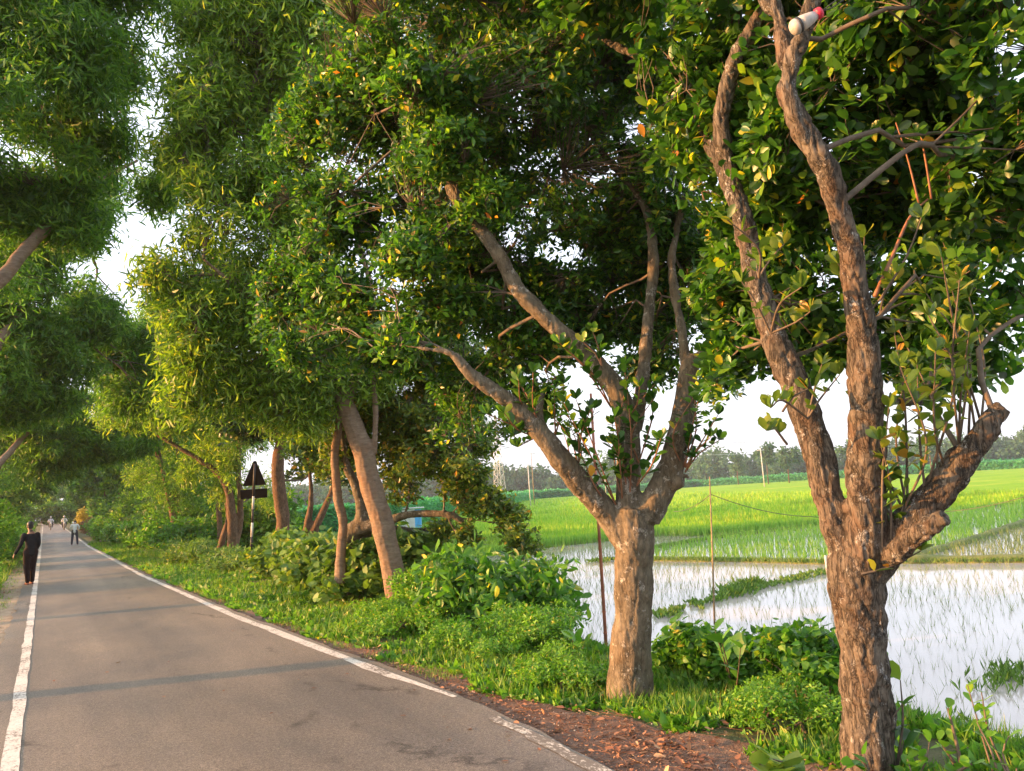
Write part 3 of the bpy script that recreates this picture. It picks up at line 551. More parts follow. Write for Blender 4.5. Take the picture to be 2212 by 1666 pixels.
# tree 4
D = 20.5
tree('straight brown trunk between the road sign and the two leaning stems', G(615, 1232, -.05), [PX([(618, 1260, D, 20), (614, 1220, D, 15), (610, 1120, D, 15), (600, 1020, D, 14), (606, 940, D, 12), (598, 800, D, 9), (570, 650, D, 6)]), PX([(606, 940, D, 8), (560, 860, D, 5), (500, 780, D, 4)])],
     M['bark4'], BX([(570, 850, D, 110, 90, 1.5), (560, 700, D, 120, 110, 1.5), (640, 700, D, 100, 120, 1.5), (640, 930, D+.5, 70, 50, 1.1), (520, 920, D, 60, 50, 1), (700, 900, D+1, 90, 70, 1.3), (650, 1000, D+1.5, 50, 50, 1), (450, 620, D, 90, 120, 1.5), (740, 1000, D+2, 60, 50, 1.2)]), M['jack_dark'], 5200, nleaf=7, size=.15, name='jackfruit_tree', t='lo', voxel=.03, amp=.012, gap=.42, nsub=8, seed=6, far=True)
D = 18.5; b = G(645, 1236, -.2)
tree('two dark stems leaning apart from one root behind the creepers', b, [PX([(640, 1250, D, 9), (652, 1180, D, 8), (668, 1115, D, 8), (672, 1060, D, 5), (665, 980, D, 4)]), PX([(645, 1240, D, 9), (662, 1180, D, 9), (690, 1120, D, 9), (712, 1070, D, 6), (740, 1000, D, 4)])],
     M['bark4'], BX([(690, 1010, D, 60, 45, .9), (660, 960, D, 60, 50, .9), (725, 960, D, 40, 60, .8)]), M['jack_warm'], 900, nleaf=6, size=.14, name='jackfruit_tree', t='lo', voxel=.03, amp=.01, gap=.44, nsub=6, seed=7, far=True)
# tree 5 group
D = 24.3
tree('brown twin trunk left of the road sign with a branch leaning over the road', G(505, 1222, -.05), [PX([(505, 1245, D, 14), (503, 1200, D, 11), (500, 1120, D, 10), (494, 1060, D, 9), (470, 1020, D, 7), (440, 1000, D, 6), (400, 975, D, 5), (340, 940, D, 4)]), PX([(503, 1200, D, 9), (518, 1120, D+.2, 7), (515, 1000, D, 6), (520, 900, D, 5), (500, 780, D, 4)])],
     M['bark4'], BX([(480, 920, D, 100, 60, 1.8), (400, 900, D, 90, 70, 1.8), (430, 800, D, 110, 90, 1.9), (510, 990, D, 50, 60, 1.0), (330, 830, D, 80, 80, 1.5), (350, 700, D, 60, 90, 1.5), (290, 760, D, 70, 80, 1.6), (560, 1060, D+2, 60, 50, 1.2), (250, 880, D, 60, 60, 1.5)]), M['acacia'], 5600, kind='acacia', nleaf=7, size=.2, name='acacia_tree', t='sickle_lo', voxel=.03, amp=.01, gap=.43, nsub=8, seed=8, far=True)
D = 24.8
tree('dark crooked stem leaning right at the left of the twin trunk', G(472, 1222, -.05), [PX([(468, 1240, D, 9), (472, 1200, D, 8), (484, 1150, D, 7), (492, 1110, D, 5), (480, 1040, D, 3)])], M['bark4'],
     BX([(440, 1000, D, 50, 50, .9), (480, 1060, D, 30, 40, .6)]), M['acacia'], 500, kind='acacia', nleaf=7, size=.2, name='acacia_tree', t='sickle_lo', voxel=.03, amp=.01, nsub=5, far=True)
D = 37
tree('slender dark tree forking in a Y above the far bushes', G(402, 1192, -.05), [PX([(404, 1205, D, 8), (400, 1170, D, 7), (388, 1090, D, 7), (365, 1040, D, 4.5), (342, 990, D, 4), (325, 930, D, 3)]), PX([(388, 1090, D, 5), (388, 1020, D, 4), (384, 960, D, 3), (400, 880, D, 2)])],
     M['bark4'], BX([(330, 930, D, 70, 50, 2.2), (400, 930, D, 60, 50, 2.0), (300, 850, D, 80, 70, 2.4), (370, 1010, D, 60, 35, 1.6)]), M['acacia_dark'], 2600, kind='acacia', nleaf=7, size=.28, name='acacia_tree', t='sickle_lo', voxel=.05, amp=.01, nsub=8, seed=10, far=True)

# left side trees leaning over the road
def left_tree(label, base, top, r, blobs, leaf, n, size, D, **k):
    base = np.array(base, float); top = np.array(top, float); mid = base*.55+top*.45+np.array([-.35, .0, .3])
    limbs = [[(base-np.array([0, 0, .3]), r*1.25), (base*.8+top*.2+np.array([-.2, 0, 0]), r), (mid, r*.8), (top, r*.5), (top+np.array([1.0, .8, 1.2]), r*.2)], [(mid, r*.55), (mid+np.array([-.4, 1.2, 1.3]), r*.35), (mid+np.array([.4, 2.4, 2.6]), r*.18)]]
    return tree(label, base, limbs, M['bark3'], blobs, leaf, n, kind='acacia', nleaf=9, size=size, name='acacia_tree', voxel=.03, amp=.012, knots=0, far=True, **k)
left_tree('leaning pale tree at the left verge whose limb reaches in at the left edge', (-2.1, 9.5, -.1), P(150, 440, 11.5), .15,
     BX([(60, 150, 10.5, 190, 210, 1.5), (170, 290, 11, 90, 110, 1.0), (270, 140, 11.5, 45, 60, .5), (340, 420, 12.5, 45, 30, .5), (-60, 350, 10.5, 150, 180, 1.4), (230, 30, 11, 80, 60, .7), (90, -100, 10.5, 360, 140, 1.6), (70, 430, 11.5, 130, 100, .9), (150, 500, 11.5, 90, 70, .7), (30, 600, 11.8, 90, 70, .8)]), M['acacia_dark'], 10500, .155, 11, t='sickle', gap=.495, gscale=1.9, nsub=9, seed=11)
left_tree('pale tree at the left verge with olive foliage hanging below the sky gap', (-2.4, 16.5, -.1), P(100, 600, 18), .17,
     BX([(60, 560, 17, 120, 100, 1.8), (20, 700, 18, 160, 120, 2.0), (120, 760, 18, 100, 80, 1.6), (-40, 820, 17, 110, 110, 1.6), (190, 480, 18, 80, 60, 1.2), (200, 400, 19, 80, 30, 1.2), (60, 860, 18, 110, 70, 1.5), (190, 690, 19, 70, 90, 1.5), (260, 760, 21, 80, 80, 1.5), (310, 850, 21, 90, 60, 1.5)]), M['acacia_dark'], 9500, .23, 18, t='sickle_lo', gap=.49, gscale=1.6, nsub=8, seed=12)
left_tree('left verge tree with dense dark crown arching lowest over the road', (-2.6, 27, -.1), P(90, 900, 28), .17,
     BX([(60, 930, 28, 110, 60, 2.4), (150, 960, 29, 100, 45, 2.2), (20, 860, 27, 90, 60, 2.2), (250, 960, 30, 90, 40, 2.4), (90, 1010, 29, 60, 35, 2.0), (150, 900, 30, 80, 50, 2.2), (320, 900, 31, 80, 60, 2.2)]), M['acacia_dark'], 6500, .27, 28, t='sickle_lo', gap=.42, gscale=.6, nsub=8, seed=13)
# dark bough band and lighter crowns closing the tunnel
k = 0
rows = []
for i, y in enumerate(np.concatenate([np.arange(31, 75, 6.8), np.arange(78, 160, 10)])): rows.append(('r', y+random.uniform(-1.5, 1.5))); rows.append(('l', y+3+random.uniform(-1.5, 1.5)))
order = ['first', 'second', 'third', 'fourth', 'fifth', 'sixth', 'seventh', 'eighth', 'ninth', 'tenth', 'eleventh', 'twelfth', 'thirteenth', 'fourteenth', 'fifteenth', 'sixteenth', 'seventeenth', 'eighteenth']
cnt = {'r': 0, 'l': 0}
def avenue(x, y, lean, lab, dens=1.0, h=None, grp='avenue trees far down the road'):
    z = float(road_z(min(y, 260))); h = h or random.uniform(5.5, 8.0); b = np.array([x, y, z-.1]); r = random.uniform(.10, .16); top = b+np.array([lean*random.uniform(.3, .9), random.uniform(-.6, .6), h*.75])
    limbs = [[(b-np.array([0, 0, .3]), r*1.2), (b+np.array([lean*random.uniform(-.1, .3), random.uniform(-.2, .2), 1.2]), r), (b*.5+top*.5, r*.8), (top, r*.4)], [(b*.6+top*.4, r*.6), (b*.3+top*.7+np.array([-lean*.9, .3, .4]), r*.35)]]
    blobs = [(b+np.array([lean*.6, 0, h]), np.array([2.3, 2.6, 1.8])), (b+np.array([lean*2.1, 0, h*.80]), np.array([1.7, 2.0, 1.2])), (b+np.array([-lean*1.2, 0, h*.72]), np.array([1.8, 2.0, 1.7])), (b+np.array([lean*.4, 0, h+2.2]), np.array([2.0, 2.2, 1.8])), (b+np.array([lean*.3, .5, h*.52]), np.array([1.7, 1.8, 1.0])), (b+np.array([0, 0, h*.36]), np.array([1.3, 1.5, .6]))]
    near = y < 60
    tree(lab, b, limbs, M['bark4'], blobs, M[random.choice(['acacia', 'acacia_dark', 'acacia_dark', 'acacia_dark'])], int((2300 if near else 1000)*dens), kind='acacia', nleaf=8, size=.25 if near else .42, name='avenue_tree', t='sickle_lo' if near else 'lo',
         fine=False, gap=.42, gscale=.7, nsub=4, far=True, seed=20+int(y), group=grp)
for side, y in rows:
    x = (5.6+random.uniform(-.5, 1.4)) if side == 'r' else (-2.8-random.uniform(0, .9)); cnt[side] += 1
    avenue(x, y, -1 if side == 'r' else 1, '%s tree of the far avenue on the %s side of the road, counting outward' % (order[cnt[side]-1], 'right' if side == 'r' else 'left'))
for i, (x, y) in enumerate([(-3, 172), (1.5, 186), (-.5, 196), (4.5, 178), (8.5, 168), (-7, 180)]):
    avenue(x, y, 0.5, 'tree closing the far end of the avenue where the road bends, %s from the left' % ['second', 'fourth', 'third', 'fifth', 'sixth', 'first'][i], 1.0, 8.5, 'trees closing the far end of the avenue')

# ------------------------------------------------------------------ paddies, crops, far wood
def visible(q, m=60):
    v = q-np.array([0, 0, CAM_H]); w_ = v@fwd; x = 1106+F*(v@rt)/np.maximum(w_, .1); y = 833-F*(v@up)/np.maximum(w_, .1)
    return (w_ > .3) & (x > -m*4) & (x < 2212+m*5) & (y > -m*4) & (y < 1666+m*4)
def tufts(name, q, nb, h, leaf, spread=.45, t='blade_lo', wid=.9, kind='stuff', base_r=.012):
    mb = MB(); c = np.repeat(q, nb, 0); hh = np.repeat(np.broadcast_to(h, (len(q),)), nb); d = rnd(len(c))*spread; d[:, 2] = 1
    c = c+rng.normal(size=c.shape)*np.array([1, 1, 0])*base_r; scatter(mb, t, c, d, rnd(len(c)), hh*rng.uniform(.6, 1.25, len(c)), wid); o = mb.build(name, leaf)
    return tag(o, kind=kind) if kind else o
gx, gy = np.meshgrid(np.arange(5.8, 62, .21), np.arange(-6, 60, .27)); q = np.stack([gx.ravel(), gy.ravel()], 1); q += rng.normal(size=q.shape)*.06
inF = in_poly(q[:, 0], q[:, 1], FF); inM = in_poly(q[:, 0], q[:, 1], MID); inR = in_poly(q[:, 0], q[:, 1], RGT)
q3 = np.column_stack([q, np.full(len(q), WZ-.01)]); vis = visible(q3); nz = fbm(q3*.35, 3)
a = (~inF) & (~inM) & (~inR) & vis & (prof(q[:, 0], q[:, 1]) < WZ+.02) & (rng.random(len(q)) < np.clip(.85+2.0*(nz-.45), .3, 1))
dist = np.hypot(q[:, 0], q[:, 1]); tufts('rice_seedlings', q3[a], 3, .15+.003*dist[a], M['rice_sparse'], .5, wid=.42+.018*dist[a].repeat(3))
b = inR & vis; tufts('rice_seedlings', q3[b], 3, .30, M['rice_sparse'], .4, wid=1.3)
gx, gy = np.meshgrid(np.arange(12, 120, .24), np.arange(4, 95, .24)); q = np.stack([gx.ravel(), gy.ravel()], 1); q += rng.normal(size=q.shape)*.05
q = q[in_poly(q[:, 0], q[:, 1], MID)]; q3 = np.column_stack([q, np.full(len(q), WZ-.01)]); q3 = q3[visible(q3)]; dist = np.hypot(q3[:, 0], q3[:, 1]); keep = rng.random(len(q3)) < np.clip(1.1-dist/75, .28, .8); q3 = q3[keep]; dist = dist[keep]
tufts('rice_seedlings', q3, 4, .30+.002*dist, M['rice'], .35, wid=1.0+.015*dist.repeat(4))
pp = np.column_stack([rng.uniform(800, 2330, 60000), 1240-175*rng.random(60000)**.8])
r_ = np.array([ray(x, y) for x, y in pp]); r_ = r_[r_[:, 2] < -.012]; tt = (WZ+.07-CAM_H)/r_[:, 2]; q3 = r_*tt[:, None]+np.array([0, 0, CAM_H]); q3[:, 2] = WZ+.05
q3 = q3[in_poly(q3[:, 0], q3[:, 1], FF)]; dist = np.hypot(q3[:, 0], q3[:, 1]); tufts('rice_crop', q3, 2, .30+.0016*dist, M['rice_far'], .35, wid=2.0+.012*dist.repeat(2))
# fringe along the water edge of the far paddy and the weeds standing in the water
def along(pts, n, wdt):
    pts = np.asarray(pts, float); L = np.r_[0, np.cumsum(np.linalg.norm(np.diff(pts, axis=0), axis=1))]; s = rng.uniform(0, L[-1], n)
    return np.column_stack([np.interp(s, L, pts[:, 0])+rng.normal(size=n)*wdt, np.interp(s, L, pts[:, 1])+rng.normal(size=n)*wdt])
e2 = along(far_edge[:8], 5000, .3); tufts('rice_crop', np.column_stack([e2, np.full(len(e2), WZ)]), 2, .45, M['rice'], .3, wid=1.8)
for pts, r in bunds:
    e2 = along([g(*p) for p in pts], 1500, r*.8); tufts('grass', np.column_stack([e2, np.full(len(e2), WZ+.05)]), 3, .14, M['vine'], .8, wid=3.2)
def weeds(label, pts, n, wdt, h, wid=2.2):
    e2 = along([g(*p) for p in pts], n, wdt); k = fbm(np.column_stack([e2*4, e2[:, 0]*0]), 2, 3) > .42; e2 = e2[k]; tufts(label, np.column_stack([e2, np.full(len(e2), WZ)]), 4, h, M['vine'], .8, t='lo', wid=wid*.35)
weeds('water_weeds', [(1425, 1335), (1530, 1300), (1640, 1270), (1790, 1235)], 620, .16, .13)
weeds('water_weeds', [(1575, 1290), (1620, 1262)], 160, .16, .24, 1.2)
weeds('water_weeds', [(1110, 1225), (1180, 1218)], 300, .25, .16); weeds('water_weeds', [(1290, 1214), (1330, 1212)], 160, .25, .16)
weeds('water_weeds', [(2130, 1500), (2200, 1440)], 90, .18, .17, 1.0); weeds('water_weeds', [(2050, 1560), (2130, 1590)], 40, .15, .12, 1.0)

# tall jute field: a leafy wall with a closed canopy
jf = np.array([g(430, 1196), g(560, 1180), g(700, 1168), g(860, 1150), g(1000, 1112), g(1150, 1079), g(1500, 1052.5), g(1900, 1029), g(2212, 1012), g(2500, 990)])
jpx = np.array([430, 560, 700, 860, 1000, 1150, 1500, 1900, 2212, 2500])
mb = MB(); n = len(jf); H0 = 2.7; back = jf*1.0+unit(jf)*90
fr = np.vstack([np.column_stack([jf+unit(jf)*.8, np.full(n, WZ-.2)]), np.column_stack([jf+unit(jf)*.8, np.full(n, WZ+H0-.35)]), np.column_stack([back, np.full(n, WZ+H0)])]); i = np.arange(n-1)
mb.add(fr, [np.vstack([np.stack([i, i+1, n+i+1, n+i], 1), np.stack([n+i, n+i+1, 2*n+i+1, 2*n+i], 1)])])
nj = 52000; px = rng.uniform(430, 2480, nj); px[:26000] = rng.uniform(430, 1200, 26000); fx = np.column_stack([np.interp(px, jpx, jf[:, 0]), np.interp(px, jpx, jf[:, 1])]); dd = np.linalg.norm(fx, axis=1)
dep = rng.random(nj)**2*np.where(rng.random(nj) < .6, 1.2, 30); hz = np.where(dep < 1.2, rng.uniform(.02, 1, nj)**.8, rng.uniform(.92, 1.03, nj)); hz *= (H0+.7*(fbm(np.column_stack([fx*.25, fx[:, 0]*0]), 3)-.5)*1.2)
q3 = np.column_stack([fx+unit(fx)*dep[:, None], WZ+hz]); d = rnd(nj); d[:, 2] = d[:, 2]*.5-.25; up_ = rnd(nj)*.6+np.array([0, 0, .9]); scatter(mb, 'lo', q3, d, up_, .17+.0035*dd, 1.0)
tag(mb.build('jute_field', M['jute'], smooth=False), kind='stuff')

# far wood
mb = MB(); az = R(1)
for k in range(520):
    a_ = R(random.uniform(2, 74)); dd = random.uniform(355, 430); h = 9.5+10*float(fbm(np.array([[math.degrees(a_)*.35, 3, 0]]), 2)[0])+random.uniform(-2, 1.5)
    if random.random() < .35: h *= .6; dd -= 20
    c = np.array([math.sin(a_)*dd, math.cos(a_)*dd, WZ+h*.55]); m = 190; u = rnd(m); r = np.array([random.uniform(3, 5.5), 4, h*.5]); q = c+u*r*rng.uniform(.6, 1.08, (m, 1))
    scatter(mb, 'lo', q, rnd(m), u+rnd(m)*.5, rng.uniform(1.2, 2.4, m), 1.3)
tag(mb.build('far_wood', M['wood_leaf'], smooth=False), kind='stuff')
FT = [(1655, 250, 15, 'pale tall tree standing above the distant wood behind the white power pole'), (1700, 240, 13, 'round feathery tree in the distant wood, right of the white power pole'), (1845, 245, 14, 'distant tree seen between the two stems of the gnarled tree'),
      (2010, 230, 15, 'broad distant tree seen above the cut stub'), (1590, 300, 14, 'small rounded distant tree left of the white power pole'), (2170, 330, 13, 'distant tree at the right edge of the far wood')]
for x, d_, h, lab in FT:
    b = P(x, 1000, d_); b[2] = WZ; h *= .85; e = empty('distant_tree', b, lab, 'tree', 'separate trees of the distant wood')
    t_ = MB(); t_.tube([b, b+np.array([.2, 0, h*.5]), b+np.array([0, .3, h*.9])], [.18, .14, .06], 6); t_.build('trunk', M['bark4'], e, off=b)
    mb = MB(); 
    for _ in range(7):
        c = b+np.array([random.uniform(-2.5, 2.5), random.uniform(-2, 2), h*random.uniform(.55, .95)]); u = rnd(140); q = c+u*np.array([1.8, 1.8, 1.3])*rng.uniform(.5, 1.1, (140, 1)); scatter(mb, 'lo', q, rnd(140), u, rng.uniform(.7, 1.3, 140), 1.2)
    mb.build('crown', M['wood_leaf'], e, off=b, smooth=False)

# ------------------------------------------------------------------ verge plants
def prz(x, y): return float(prof(np.array([x]), np.array([y]))[0])
def bush(label, cx, cy, rx, ry, h, t, leaf, n, size, name='bush', cat='bush', nstem=10, style='ros', nl=5, gap=.36, z=None, lumps=5, wid=1.0):
    z = prz(cx, cy) if z is None else z; base = np.array([cx, cy, z]); e = empty(name, base, label, cat); bl = []
    for _ in range(lumps):
        bl.append((base+np.array([random.uniform(-.65, .65)*rx, random.uniform(-.65, .65)*ry, h*random.uniform(.3, .72)]), np.array([rx*.5, ry*.5, h*.33])))
    q, k, u = blobpts(bl, n, .25, gap, 2.2, random.randrange(99)); ok = q[:, 2] > prof(q[:, 0], q[:, 1])+.02; q = q[ok]; u = u[ok]
    sb = MB()
    for i in range(nstem):
        tq = q[random.randrange(len(q))]; s = base+np.array([random.uniform(-.4, .4)*rx, random.uniform(-.4, .4)*ry, -.05]); mid = (s+tq)/2+np.array([0, 0, .12*h]); p_, r_ = resample([s, mid, tq], [.011, .008, .003], .12); sb.tube(p_, r_, 4, False)
    sb.build('stems', M['twig'], e, off=base); mb = MB()
    ax = u*.5+rnd(len(q))*.5; ax[:, 2] += .7
    if style == 'ros': rosettes(mb, t, q, ax, nl, size, jit=size*.35, wid=wid)
    else: drooping(mb, t, q, nl, size, jit=size*.6, wid=wid, droop=.5, drift=.9)
    mb.build('leaves', leaf, e, off=base, smooth=False); return e
def GB(px, py, z=-.1): v = G(px, py, z); return v[0], v[1]
x, y = GB(700, 1325); bush('broad leaved creeper mound under the leaning trunk, filling the verge to the sign', 4.6, 12.9, 1.0, 2.0, 1.25, 'heart', M['vine'], 2300, .13, 'creeper_mound', 'creeper', nl=4, lumps=12, gap=.3)
bush('creeper mound around the foot of the straight brown trunk', 5.0, 17.2, 1.3, 2.8, 1.2, 'heart', M['vine'], 2300, .14, 'creeper_mound', 'creeper', nl=4, lumps=12, gap=.3)
bush('low creeper patch at the foot of the road sign', 4.9, 22.5, 1.1, 2.6, .7, 'mid', M['vine'], 1500, .12, 'creeper_mound', 'creeper', nl=4, lumps=10, gap=.3)
bush('dark glossy bush with drooping pointed leaves between the leaning trunk and the bamboo pole', 5.2, 9.1, 1.0, 1.2, 1.15, 'big', M['bush'], 900, .17, 'leafy_bush', nl=5, style='dr', lumps=9, gap=.33, wid=.8)
bush('bush arching its long leafy sprays out over the water', 5.75, 9.2, .6, .8, 1.05, 'big', M['bush'], 400, .18, 'leafy_bush', nl=5, style='dr', lumps=6, wid=.75)
bush('small leaved bush at the right foot of the leaning trunk', 4.9, 10.4, .7, .8, .85, 'mid', M['herb'], 1100, .075, 'leafy_bush', nl=5, lumps=7, gap=.3)
bush('vine covered bush directly right of the smooth forked trunk', 4.95, 4.95, .5, .55, .52, 'heart', M['bush'], 800, .07, 'vine_bush', nl=4, lumps=8, gap=.36)
bush('vine covered bush leaning against the left side of the gnarled trunk', 4.8, 3.95, .42, .5, .66, 'heart', M['bush'], 950, .06, 'vine_bush', nl=4, lumps=9, gap=.38)
bush('low vine tangle filling the bank midway between the two near trunks', 4.95, 4.4, .45, .5, .5, 'heart', M['bush'], 850, .065, 'vine_bush', nl=4, lumps=10, gap=.33)
bush('weedy clump in front of the smooth forked trunk foot', 3.85, 5.75, .5, .6, .36, 'mid', M['herb'], 1100, .04, 'weed_clump', 'weeds', nl=5, lumps=9, gap=.3)
bush('bright weedy clump at the left foot of the gnarled trunk', 4.1, 3.65, .35, .45, .36, 'mid', M['herb'], 900, .035, 'weed_clump', 'weeds', nl=5, lumps=8, gap=.3)
bush('bright weedy clump left of the smooth forked trunk by the road edge', 3.9, 7.2, .55, .8, .42, 'mid', M['herb'], 1400, .045, 'weed_clump', 'weeds', nl=5, lumps=10, gap=.3)
bush('tall weedy clump sloping toward the water left of the bamboo pole', 4.65, 7.2, .5, .8, .42, 'mid', M['herb'], 1300, .055, 'weed_clump', 'weeds', nl=5, lumps=10, gap=.3)
bush('weedy strip clump beside the white line below the leaning trunk', 3.85, 9.6, .6, 1.2, .4, 'mid', M['herb'], 1500, .05, 'weed_clump', 'weeds', nl=5, lumps=12, gap=.3)
# broad single plants
def plant(label, base, stems, leaf, size, t='big', name='young_plant', nl=7, wid=1.2, mat='twig', r=.008, start=.3):
    e = empty(name, base, label, 'plant'); sb = MB(); lb = MB(); base = np.array(base)
    for tip in stems:
        tip = np.array(tip); q, rr = resample([base, (base+tip)/2+rng.normal(size=3)*.03, tip], [r, r*.8, r*.35], .04); sb.tube(q, rr, 6, False)
        s = q[np.linspace(int(len(q)*start), len(q)-1, nl).astype(int)]; d = rnd(len(s)); d[:, 2] = np.abs(d[:, 2])*.6+.35; scatter(lb, t, s, d, rnd(len(s))*.3+np.array([0, 0, 1.]), size*rng.uniform(.7, 1.15, len(s)), wid)
    sb.build('stem', M[mat], e, off=base); lb.build('leaves', leaf, e, off=base); return e
plant('upright broad leaved plant growing left of the bamboo pole foot', G(1245, 1425, -.45), [P(1243, 1385, 6.9), P(1235, 1375, 6.9), P(1262, 1395, 6.9)], M['bush'], .2, nl=3)
plant('tall large leaved shoot rising above the vines between the two near trees', G(1585, 1510, -.3), [P(1545, 1362, 5.1), P(1600, 1400, 5.1), P(1560, 1390, 5.0)], M['bush'], .17, nl=6)
plant('shoot with paired round leaves hugging the right side of the gnarled trunk', P(1935, 1670, 4.2), [P(1945, 1470, 4.2), P(1950, 1520, 4.15), P(1952, 1600, 4.2)], M['jack'], .16, nl=5, wid=1.25, start=.1)
plant('nearest broad grey green plant at the bottom between weeds and gnarled trunk', P(1680, 1700, 3.9), [P(1640, 1650, 3.8), P(1670, 1640, 3.75), P(1710, 1655, 3.8), P(1690, 1668, 3.7)], M['vine'], .13, 'heart', nl=4, wid=1.1)
plant('two leaved seedling in front of the gnarled trunk foot', P(1848, 1700, 3.85), [P(1866, 1628, 3.8), P(1830, 1655, 3.8), P(1868, 1660, 3.8)], M['bush'], .08, 'heart', nl=2, start=.8)
plant('cut sapling with thick brown stem at the lower right', P(2075, 1720, 4.0), [P(2048, 1530, 4.05), P(2030, 1600, 4), P(2100, 1650, 3.9)], M['herb'], .085, nl=9, r=.014)
plant('sapling at the lower right whose long thin stem bends left', P(2165, 1720, 3.9), [P(2090, 1480, 4.1), P(2110, 1560, 4.0), P(2150, 1650, 3.9)], M['herb'], .075, nl=6, r=.007, start=.75)
plant('sapling in the bottom right corner with the most upright stem', P(2200, 1720, 3.8), [P(2120, 1495, 4.0), P(2180, 1590, 3.9), P(2195, 1640, 3.8)], M['herb'], .075, nl=6, r=.007, start=.7)
plant('low leafy spray at the right foot of the gnarled trunk', P(1960, 1720, 4.0), [P(1990, 1640, 4.0), P(2010, 1590, 4.1), P(1960, 1640, 4.0)], M['bush'], .1, nl=7, r=.006)

# far roadside bushes, right then left
for lab, cx, cy, rx, ry, h, lf in [
    ('rounded bright green bush beyond the Y shaped tree', 4.6, 46, 1.3, 2.2, 1.6, 'bush'), ('large leafy bush left of the slender Y shaped tree', 4.9, 40, 1.6, 2.4, 2.1, 'bush'), ('leafy bush just right of the slender Y shaped tree', 5.2, 33.5, 1.6, 2.6, 1.75, 'bush'),
    ('pale green bush at the verge behind the person in white', 3.9, 63, 1.0, 3, 1.7, 'herb'), ('dark bush bulging to the road edge beside the person in white', 4.4, 54, 1.4, 3, 1.5, 'bush'), ('olive weed bank under the twin trunk', 4.5, 28.5, 1.0, 3, .8, 'vine'),
    ('furthest bush on the right verge before the motorcycles', 4.4, 78, 1.2, 5, 1.9, 'bush')]:
    bush(lab, cx, cy, rx, ry, h, 'lo' if cy > 30 else 'mid', M[lf], 1500, .2 if cy > 30 else .14, 'roadside_bush', nl=4, lumps=10, gap=.3)
for lab, cx, cy, rx, ry, h, lf in [
    ('low green bush at the left edge in front of the person in black', -1.75, 23, .85, 3, 1.15, 'herb'), ('tall yellow green bush at the left edge behind the person in black', -2.15, 34, 1.4, 3, 2.9, 'herb'), ('green bush behind the person in black close to the line', -1.75, 41, 1.1, 3, 1.9, 'bush'),
    ('bush on the left verge across from the person in white', -1.7, 52, 1.1, 4.5, 2.0, 'herb'), ('small hedge like bush on the left verge further on', -1.7, 66, 1.1, 5.5, 2.1, 'bush'), ('farthest bush of the left verge before the motorcycles', -1.8, 84, 1.2, 7, 2.3, 'herb')]:
    bush(lab, cx, cy, rx, ry, h, 'lo' if cy > 30 else 'mid', M[lf], 1700, .19 if cy > 30 else .12, 'roadside_bush', nl=4, lumps=11, gap=.28)

for lab, cx, cy, rx, ry, h in [('dark thicket behind the twin trunk, hiding the jute', 7.2, 33, 1.6, 3.5, 3.0), ('dark thicket behind the slender Y shaped tree', 7.0, 41, 1.8, 4, 3.6), ('shadowy thicket beyond the Y shaped tree', 6.4, 50, 1.8, 5, 3.8), ('thicket on the right verge across from the person in white', 6.0, 61, 1.6, 6, 3.8), ('far thicket under the right avenue trees', 5.8, 75, 1.6, 8, 4.0), ('farthest thicket under the right avenue trees', 5.8, 96, 1.6, 11, 4.2),
                             ('thicket at the left verge beside the person in white', -3.6, 60, 1.4, 9, 4.0), ('farthest thicket at the left verge', -3.8, 92, 1.6, 16, 4.2), ('thicket at the far bend left of the motorcycles', -1.5, 168, 5, 3, 5), ('thicket at the far bend right of the motorcycles', 6, 170, 5, 3, 5)]:
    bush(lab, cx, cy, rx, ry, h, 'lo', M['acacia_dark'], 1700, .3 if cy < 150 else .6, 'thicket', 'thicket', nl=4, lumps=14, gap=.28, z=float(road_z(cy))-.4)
# ground cover along both verges
def cover(name, xa, xb, ya, yb, n, leaf, h, t, nb, wid, far=False, spread=.6, dens=None):
    y = ya*(yb/ya)**rng.random(n) if ya > 0 else rng.uniform(ya, yb, n); s = rng.random(n)
    a_ = xa(y); x = a_+(xb(y)-a_)*s; k = fbm(np.column_stack([x*1.6, y*1.6, x*0]), 3, 8)+(dens(x, y) if dens is not None else 0) > .36; x = x[k]; y = y[k]
    q = np.column_stack([x, y, prof(x, y)-.01]); hh = h*(.6+.9*fbm(q*.8, 2, 4))*(1+y*.012); return tufts(name, q, nb, hh, leaf, spread, t, wid*(1+.03*y).repeat(nb), base_r=.03)
edge = lambda y: np.interp(y, yd, xrd+wdt)-.05+.12*np.sin(y*3)
cover('grass', edge, lambda y: y*0+7.0, 2.2, 60, 15000, M['grass'], .15, 'blade', 3, .75)
cover('ground_cover', edge, lambda y: y*0+6.6, 2.2, 60, 24000, M['herb'], .075, 'mid', 5, 1.0, spread=1.6)
cover('ground_cover', edge, lambda y: y*0+6.2, 2.2, 30, 8000, M['bush'], .11, 'mid', 5, .9, spread=1.5)
cover('grass', lambda y: np.interp(y, yd, xrd)+.08, lambda y: np.interp(y, yd, xrd+wdt)+.1, 6.5, 60, 2600, M['grass'], .07, 'blade', 3, .7)
cover('grass', lambda y: y*0-3.4, lambda y: y*0-1.0, 14, 90, 12000, M['grass'], .2, 'blade', 3, 1.0)
cover('grass', lambda y: y*0-1.1, lambda y: y*0-.6, 13, 90, 1500, M['grass'], .06, 'blade', 3, 1.0)
